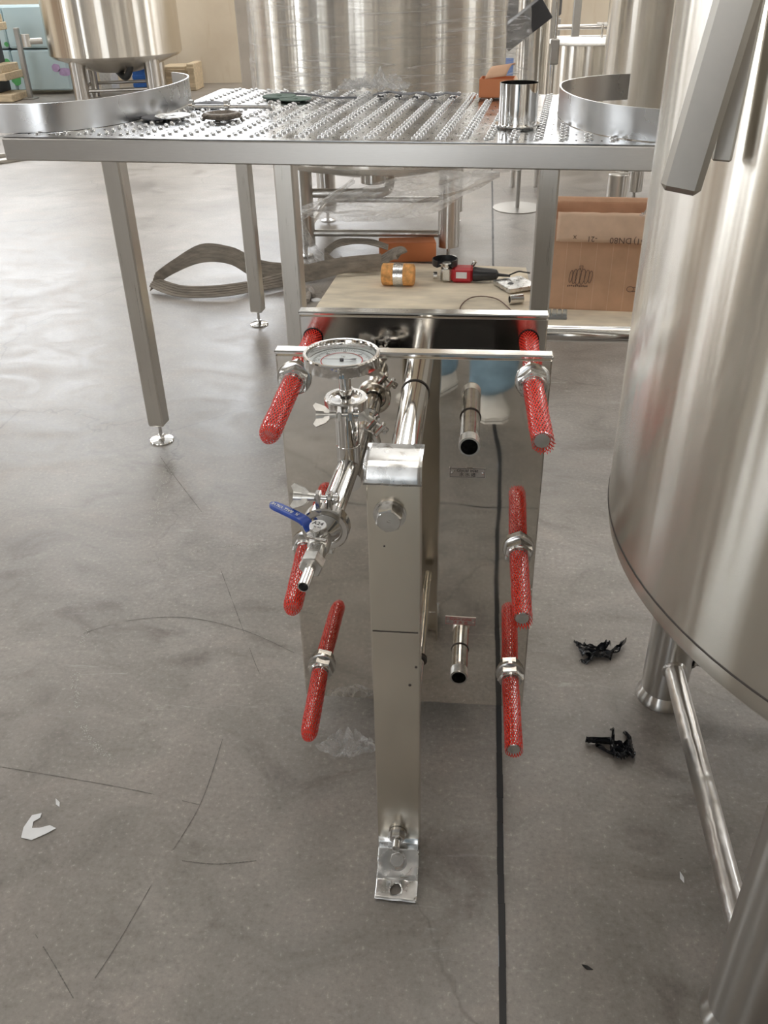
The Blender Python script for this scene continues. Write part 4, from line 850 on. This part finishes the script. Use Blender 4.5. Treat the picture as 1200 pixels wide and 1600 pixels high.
MB().cyl(g0+gx*.27, g0+gx*.34-gz*.004, .009, .006, 14).build('cable_boot', 'toolblack', G)
MB().tube(spline([g0+gx*.335, g0+gx*.38+gz*.02, g0+gx*.41+gy*.06+gz*.0, g0+gx*.44+gy*.16-gz*.034], 8), .004, 8).build('cable', 'dark', G)
MB().rev(g0-gx*.05-gy*.01-gz*.01, (-1, 0, 0), [(0, 0), (.02, 0), (.02, .02), (0, .022)], 16).build('side_boss', 'cast', G)
MB().cyl(g0+gx*.135+gy*.03+gz*.035, g0+gx*.15+gy*.03+gz*.06, .012, seg=10).build('switch', 'polish', G)
# sling: broad grey webbing
def strap(pts, w_, wd, label, seed, name='lifting_sling'):
    pp = spline(pts, 10); mb = MB(); n = len(pp)
    def wdir(t):
        i = t*(len(wd)-1); k = min(int(i), len(wd)-2); return (V(wd[k]).lerp(V(wd[k+1]), i-k)).normalized()
    ribbon(mb, pp, lambda t: w_*(1+.06*math.sin(t*19+seed)), wdir, None, .004)
    for s_ in (-.6, -.2, .2, .6):
        q = [p+wdir(i/(n-1))*w_*s_+V((0, -.0, .0045)) for i, p in enumerate(pp)]; mb.tube(q, .0035, 5)
    return mb
mb = strap([(-1.74, 4.52, .05), (-1.55, 4.43, .03), (-1.30, 4.45, .035), (-1.05, 4.60, .046), (-.9, 4.70, .058), (-.70, 4.76, .085), (-.53, 4.80, .085)], .045, [(.1, 1, .2), (.1, 1, .5), (0, 1, .4), (0, .4, 1), (0, .3, 1), (0, .3, 1)], '', 1)
m2 = strap([(-1.74, 4.52, .05), (-1.66, 4.60, .10), (-1.50, 4.66, .165), (-1.34, 4.68, .15), (-1.22, 4.70, .08), (-1.08, 4.74, .05), (-.90, 4.76, .05)], .05, [(.3, .5, .9), (.3, .4, .9), (.1, .5, .9), (0, .5, .9), (0, .6, .8), (0, 1, .3)], '', 2)
o = len(mb.v); mb.v += m2.v; mb.f += [tuple(i+o for i in f) for f in m2.f]; mb.sm += m2.sm
single(mb, 'lifting_sling', 'sling', 'broad grey webbing sling looped on the floor behind the platform legs', 'strap', None, (-1.7, 4.5, 0))
mb = strap([(-.86, 4.90, .10), (-.80, 4.86, .055), (-.66, 4.84, .055), (-.55, 4.86, .07), (-.47, 4.84, .12), (-.42, 4.76, .15), (-.41, 4.73, .155)], .035, [(0, .5, 1), (0, 1, .6), (0, 1, .4), (0, .6, 1), (.3, .6, 1), (1, .3, .3)], '', 5)
m2 = strap([(-.86, 4.90, .10), (-.78, 4.95, .15), (-.62, 4.96, .155), (-.50, 4.90, .14)], .028, [(0, .5, 1), (0, 1, .3), (0, 1, .3)], '', 6)
o = len(mb.v); mb.v += m2.v; mb.f += [tuple(i+o for i in f) for f in m2.f]; mb.sm += m2.sm
single(mb, 'lifting_sling', 'sling', 'crumpled grey webbing loop between the foam roll and the orange carton', 'strap', None, (-.8, 4.9, 0))
# glove
mb = MB()
for k in range(4): mb.tube([V((-.98+.035*k, 4.48-.012*k, .022)), V((-.975+.035*k, 4.42-.012*k, .026)), V((-.97+.035*k, 4.375-.012*k+.01*(k == 3), .018))], [.014, .016, .012], 10)
mb.rev((-.93, 4.52, .006), (0, 0, 1), [(0, 0), (.06, 0), (.068, .012), (.05, .026), (0, .030)], 20); mb.tube([V((-.88, 4.51, .02)), V((-.86, 4.46, .024)), V((-.845, 4.43, .018))], [.015, .016, .011], 10)
single(mb, 'work_glove', 'glove', 'grey knitted work glove on the floor beside the platform leg', 'glove', None, (-.93, 4.47, 0))
single(MB().rev((-.83, 4.40, 0), (0, 0, 1), [(0, 0), (.026, 0), (.026, .006), (.02, .009), (0, .009)], 20), 'white_cap', 'paper', 'small white plastic cap on the floor left of the plywood board', 'cap', None, (-.83, 4.40, 0))
# steel bits at the right end of the board
t = thing('steel_bracket', (.17, 4.62, .018), 'drilled steel bracket plate beside the right platform leg', 'bracket')
bmz = MB(); bmz.bbox((.20, 4.60, .035), (.17, .18, .022), .003, Matrix.Rotation(.5, 3, 'Z')); bmz.build('plate', 'zinc', t); MB().cyl((.175, 4.58, .0455), (.175, 4.58, .0475), .016, seg=20).build('drilled_hole', 'dark', t)  # flat black disc on the plate stands in for a hole's shade
t = thing('pipe_fitting', (.185, 4.33, .018), 'small black-bored round pipe fitting beside the right platform leg', 'fitting')
MB().pipe((.165, 4.33, .044), (.23, 4.35, .044), .024, .017, 24).build('barrel', 'polish', t); MB().rev((.175, 4.333, .044), (-1, -.3, 0), [(0, 0), (.017, 0)], 20).build('bore', 'dark', t)  # black disc inside the barrel paints its shaded depth
single(MB().tube(spline([(-.02, 4.10, .022), (-.08, 4.25, .022), (-.02, 4.40, .03), (.10, 4.38, .03), (.19, 4.18, .022), (.22, 4.12, .022)], 8), .003, 7), 'thin_wire', 'handink', 'thin brown wire looped on the plywood board', 'wire', None, (-.02, 4.10, .02))
t = thing('clear_plastic_tray', (.36, 4.08, .018), 'small clear plastic tray at the corner of the pale plywood board', 'tray')
MB().bbox((.385, 4.15, .024), (.10, .06, .012), .003).build('tray', 'cup', t)
for k in range(4): MB().cyl((.35+.025*k, 4.15, .028), (.35+.025*k, 4.15, .058), .011, .010, 14).build('cell', 'cup', t)
# scraps on the near floor
def scrap(c, size, seed, mat, name, label, cat, h=.02):
    c = V(c); rnd = random.Random(seed); mb = MB(); n_ = 5
    for k in range(n_):
        a = rnd.uniform(0, 2*PI); L = size*rnd.uniform(.5, 1.0); w_ = size*rnd.uniform(.07, .20); d = V((math.cos(a), math.sin(a), 0)); s_ = V((-d.y, d.x, 0)); o_ = c+V((rnd.uniform(-.2, .2)*size, rnd.uniform(-.2, .2)*size, 0))
        mb.sheet(lambda u, v: o_+d*(u-.4)*L+s_*(v-.5)*w_*(1.1-u*.8)+s_*.25*size*math.sin(u*4+k)*u+V((0, 0, .002+h*abs(noise.noise(V((u*4+k, v*3, seed))))*(1.5)+.3*h*(k % 2))), 14, 6)
    o = single(mb, name, mat, label, cat, None, c); md = o.modifiers.new('t', 'SOLIDIFY'); md.thickness = .001; return o
scrap((.335, 1.735, 0), .13, 11, 'blackfilm', 'black_film_scrap', 'torn black plastic film scrap, the farther of two left of the big tank leg', 'scrap')
scrap((.362, 1.415, 0), .115, 29, 'blackfilm', 'black_film_scrap', 'torn black plastic film scrap, the nearer of two left of the tank cross tube', 'scrap')
# white torn paper, C shape
outl = [(-.030, .035), (-.012, .042), (-.010, .030), (-.020, .020), (-.016, .004), (0, .006), (.018, .014), (.034, .008), (.022, -.004), (.012, -.012), (-.004, -.024), (-.028, -.020), (-.034, .004)]
mb = MB().prism([(x-.853, y+1.098) for x, y in outl], .0012, .0022)
o = single(mb, 'torn_paper', 'paper', 'torn white C-shaped paper scrap on the floor at the left edge', 'paper', None, (-.853, 1.098, 0))
for (x, y, s_, a, mt, lb) in ((-.842, 1.168, .012, .8, 'paper', 'tiny white paper sliver just above the torn C-shaped scrap'), (.432, 1.10, .011, .3, 'paper', 'small white crumb right of the tank cross tube'), (.236, .905, .010, 1.4, 'dark', 'tiny dark chip on the floor near the bottom right')):
    single(MB().add([V((x+s_*math.cos(a+q)*(1 if k % 2 else .35), y+s_*math.sin(a+q)*(1 if k % 2 else .35), .0015+.004*(k == 1))) for k, q in enumerate((0, 1.5, PI, 4.6))], [(0, 1, 2, 3)]), 'floor_crumb', mt, lb, 'scrap', None, (x, y, 0)).modifiers.new('t', 'SOLIDIFY').thickness = .002
# clear film scrap at the foot of the exchanger
def fs_(u, v):
    a = u*2.6-1.2; return V((-.255+.055*math.sin(a)*(.3+v)+.012*noise.noise(V((u*6, v*6, 1))), 1.392-.055*v*math.cos(a)+.01*noise.noise(V((u*5, v*5, 7))), .006+.035*(1-v)*abs(math.sin(u*8))+.02*abs(noise.noise(V((u*7, v*7, 3))))))
single(MB().sheet(fs_, 36, 20), 'clear_film_scrap', 'filmscrap', 'crinkled clear plastic scrap on the floor under the front plate', 'plastic film', None, (-.255, 1.39, 0))

# ---------------- the photographer (seen mirrored in the polished plate) ----------------
P0 = V((-.03, -.36, 0)); PER = thing('person', P0, 'person in light blue jeans, white sneakers and black top, mirrored in the front plate', 'person')
def skin(name, verts, edges, radii, mat, root=0, lv=2, parent=PER):
    me = bpy.data.meshes.new(name); o0 = wpos(parent); me.from_pydata([V(v)-o0 for v in verts], edges, []); o = bpy.data.objects.new(name, me); COL.objects.link(o); o.parent = parent
    me.materials.append(M[mat]); o.modifiers.new('Skin', 'SKIN'); o.modifiers['Skin'].use_smooth_shade = True
    for i, r in enumerate(radii): s = me.skin_vertices[0].data[i]; s.radius = r if isinstance(r, tuple) else (r, r); s.use_root = (i == root)
    sb_ = o.modifiers.new('Sub', 'SUBSURF'); sb_.levels = lv; sb_.render_levels = lv; return o
x0, y0 = P0.x, P0.y
head = V((x0+.02, y0+.03, 1.60))
bvs = [(x0, y0-.02, .95), (x0, y0-.03, 1.12), (x0, y0-.02, 1.30), (x0, y0+.0, 1.42), (x0+.01, y0+.01, 1.49), (x0+.02, y0+.03, 1.56), (x0+.02, y0+.04, 1.64),
       (x0-.17, y0-.01, 1.38), (x0-.25, y0+.05, 1.14), (x0-.13, y0+.22, 1.34), (x0-.055, y0+.285, 1.43), (x0+.17, y0-.01, 1.38), (x0+.27, y0+.05, 1.14), (x0+.17, y0+.22, 1.34), (x0+.115, y0+.285, 1.43),
       (x0-.085, y0-.02, .86), (x0-.10, y0-.0, .50), (x0-.105, y0-.05, .10), (x0+.085, y0-.01, .86), (x0+.10, y0+.10, .50), (x0+.09, y0+.13, .10)]
bed = [(0, 1), (1, 2), (2, 3), (3, 4), (4, 5), (5, 6), (3, 7), (7, 8), (8, 9), (9, 10), (3, 11), (11, 12), (12, 13), (13, 14), (0, 15), (15, 16), (16, 17), (0, 18), (18, 19), (19, 20)]
br_ = [(.14, .10), (.13, .095), (.15, .10), (.10, .08), .052, .072, .080, .055, .042, .034, .028, .055, .042, .034, .028, .085, .055, .035, .085, .055, .035]
skin('body', bvs, bed, br_, 'skin')
skin('black_top', [bvs[i] for i in (0, 1, 2, 3, 7, 8, 9, 11, 12, 13)]+[(x0, y0-.02, .90)], [(0, 1), (1, 2), (2, 3), (3, 4), (4, 5), (5, 6), (3, 7), (7, 8), (8, 9), (0, 10)], [(.165, .125), (.155, .12), (.17, .12), (.125, .10), .072, .058, .050, .072, .058, .050, (.17, .13)], 'jacket')
skin('jeans', [(x0, y0-.02, .95), (x0-.088, y0-.02, .82), (x0-.105, y0+.0, .50), (x0-.11, y0-.05, .12), (x0-.11, y0-.055, .07), (x0+.088, y0-.01, .82), (x0+.105, y0+.10, .50), (x0+.095, y0+.135, .13), (x0+.095, y0+.14, .065)],
     [(0, 1), (1, 2), (2, 3), (3, 4), (0, 5), (5, 6), (6, 7), (7, 8)], [(.15, .12), .115, .095, .080, .082, .115, .100, .082, .090], 'jeans')
for sx_ in (-1, 1):      # hands gripping the phone
    w0 = V(bvs[10] if sx_ < 0 else bvs[14]); k0 = w0+V((-sx_*.012, .030, .035))
    hv = [w0, (w0+k0)/2, k0]; he = [(0, 1), (1, 2)]; hr = [.026, (.034, .018), (.032, .016)]
    for q in range(4):
        b0 = len(hv); base = k0+V((0, .004, .022-.016*q)); ln = (.9, 1, .95, .78)[q]
        hv += [base, base+V((-sx_*.012*ln, .026*ln, .006)), base+V((-sx_*.032*ln, .020*ln, .008)), base+V((-sx_*.045*ln, .008, .008))]; he += [(2, b0), (b0, b0+1), (b0+1, b0+2), (b0+2, b0+3)]; hr += [.009, .0085, .008, .007]
    b0 = len(hv); tb_ = w0+V((-sx_*.006, .0, .028)); hv += [tb_, tb_+V((-sx_*.022, -.004, .022)), tb_+V((-sx_*.040, .002, .034))]; he += [(1, b0), (b0, b0+1), (b0+1, b0+2)]; hr += [.012, .010, .008]
    skin('hand', hv, he, hr, 'skin', 1, 1)
    fx = x0-.12 if sx_ < 0 else x0+.09; yaw = .75 if sx_ < 0 else -.12; Rf = Matrix.Rotation(yaw, 3, 'Z'); sh = MB(); fy = y0-.03 if sx_ < 0 else y0+.08
    rows = [(-.085, .030, .034, .075), (-.06, .038, .038, .095), (-.02, .038, .038, .105), (.03, .038, .040, .085), (.08, .042, .045, .065), (.13, .046, .047, .055), (.17, .040, .042, .045), (.195, .020, .025, .030)]
    vs = []; K = 14
    for (yy, wa, wb, hh) in rows:
        for k in range(K):
            a = 2*PI*k/K; vs.append(V((fx, fy, 0))+Rf@V((wa*math.cos(a)*1.1, yy, .022+max(0, math.sin(a))*(hh-.022)+min(0, math.sin(a))*.0)))
    fs = [(i*K+k, i*K+(k+1) % K, (i+1)*K+(k+1) % K, (i+1)*K+k) for i in range(len(rows)-1) for k in range(K)]+[tuple(range(K)), tuple(range((len(rows)-1)*K, len(rows)*K))[::-1]]
    sh.add(vs, fs, True); so_ = sh.build('sneaker', 'sneaker', PER)
    sole = [V((fx, fy, 0))+Rf@V((s_*wb*1.15, yy, 0)) for s_, seq in ((1, rows), (-1, rows[::-1])) for (yy, wa, wb, hh) in seq]
    MB().prism(sole, 0, .026).build('sole', 'sneaker', so_); MB().prism([q*1 for q in sole], .010, .014).build('black_stripe', 'dark', so_)
# head details
hm = MB(); hc = V((x0+.02, y0+.035, 1.635)); vs = []
for j in range(15):
    t_ = -1+2*j/14
    for k in range(24):
        a = 2*PI*k/24; r_ = math.sqrt(max(0, 1-t_*t_)); taper = .80+.2*min(1, (t_+1)); nose = .018*max(0, math.cos(a-PI/2))**30*max(0, 1-abs(t_+.12)*4)
        vs.append(hc+V((.078*r_*math.cos(a)*taper, .098*r_*math.sin(a)+nose, .122*t_)))
hm.add(vs, [(j*24+k, j*24+(k+1) % 24, (j+1)*24+(k+1) % 24, (j+1)*24+k) for j in range(14) for k in range(24)], True); hd_ = hm.build('head', 'skin', PER)
mb = MB()
for s_ in (-1, 1): mb.rev(hc+V((s_*.030, .087, .005)), (0, 1, 0), [(0, .006), (.008, .005), (.012, 0)], 14)
mb.build('eyes', 'paper', hd_); mb = MB()
for s_ in (-1, 1): mb.rev(hc+V((s_*.030, .0935, .005)), (0, 1, 0), [(0, .0005), (.005, 0)], 12)
mb.build('pupils', 'dark', hd_); MB().tube([hc+V((-.022, .083, -.055)), hc+V((0, .090, -.057)), hc+V((.022, .083, -.055))], .0045, 8).build('mouth', 'redink', hd_)
mb = MB()
for s_ in (-1, 1): mb.rev(hc+V((s_*.074, .0, -.005)), (s_, .2, 0), [(0, .004), (.010, .002), (.018, .008), (.020, .004), (.016, -.003)], 14)
mb.build('ears', 'skin', hd_)
mb = MB(); vs = []
for j in range(12):
    t_ = -.35+1.38*j/11; t_ = min(t_, 1)
    for k in range(24):
        a = 2*PI*k/24; r_ = math.sqrt(max(0, 1-t_*t_)); fr_ = 1 if not (math.sin(a) > .2 and t_ < .45) else .90
        vs.append(hc+V((.085*r_*math.cos(a)*fr_, .106*r_*math.sin(a)*fr_-.004, .13*t_)))
mb.add(vs, [(j*24+k, j*24+(k+1) % 24, (j+1)*24+(k+1) % 24, (j+1)*24+k) for j in range(11) for k in range(24)], True).build('hair', 'hair', hd_)
ph = thing('mobile_phone', (0, -.012, 1.42), 'black mobile phone held up in both hands in front of the person', 'phone'); MB().bbox((.004, -.018, 1.455), (.074, .008, .15), .003).build('phone_body', 'toolblack', ph)
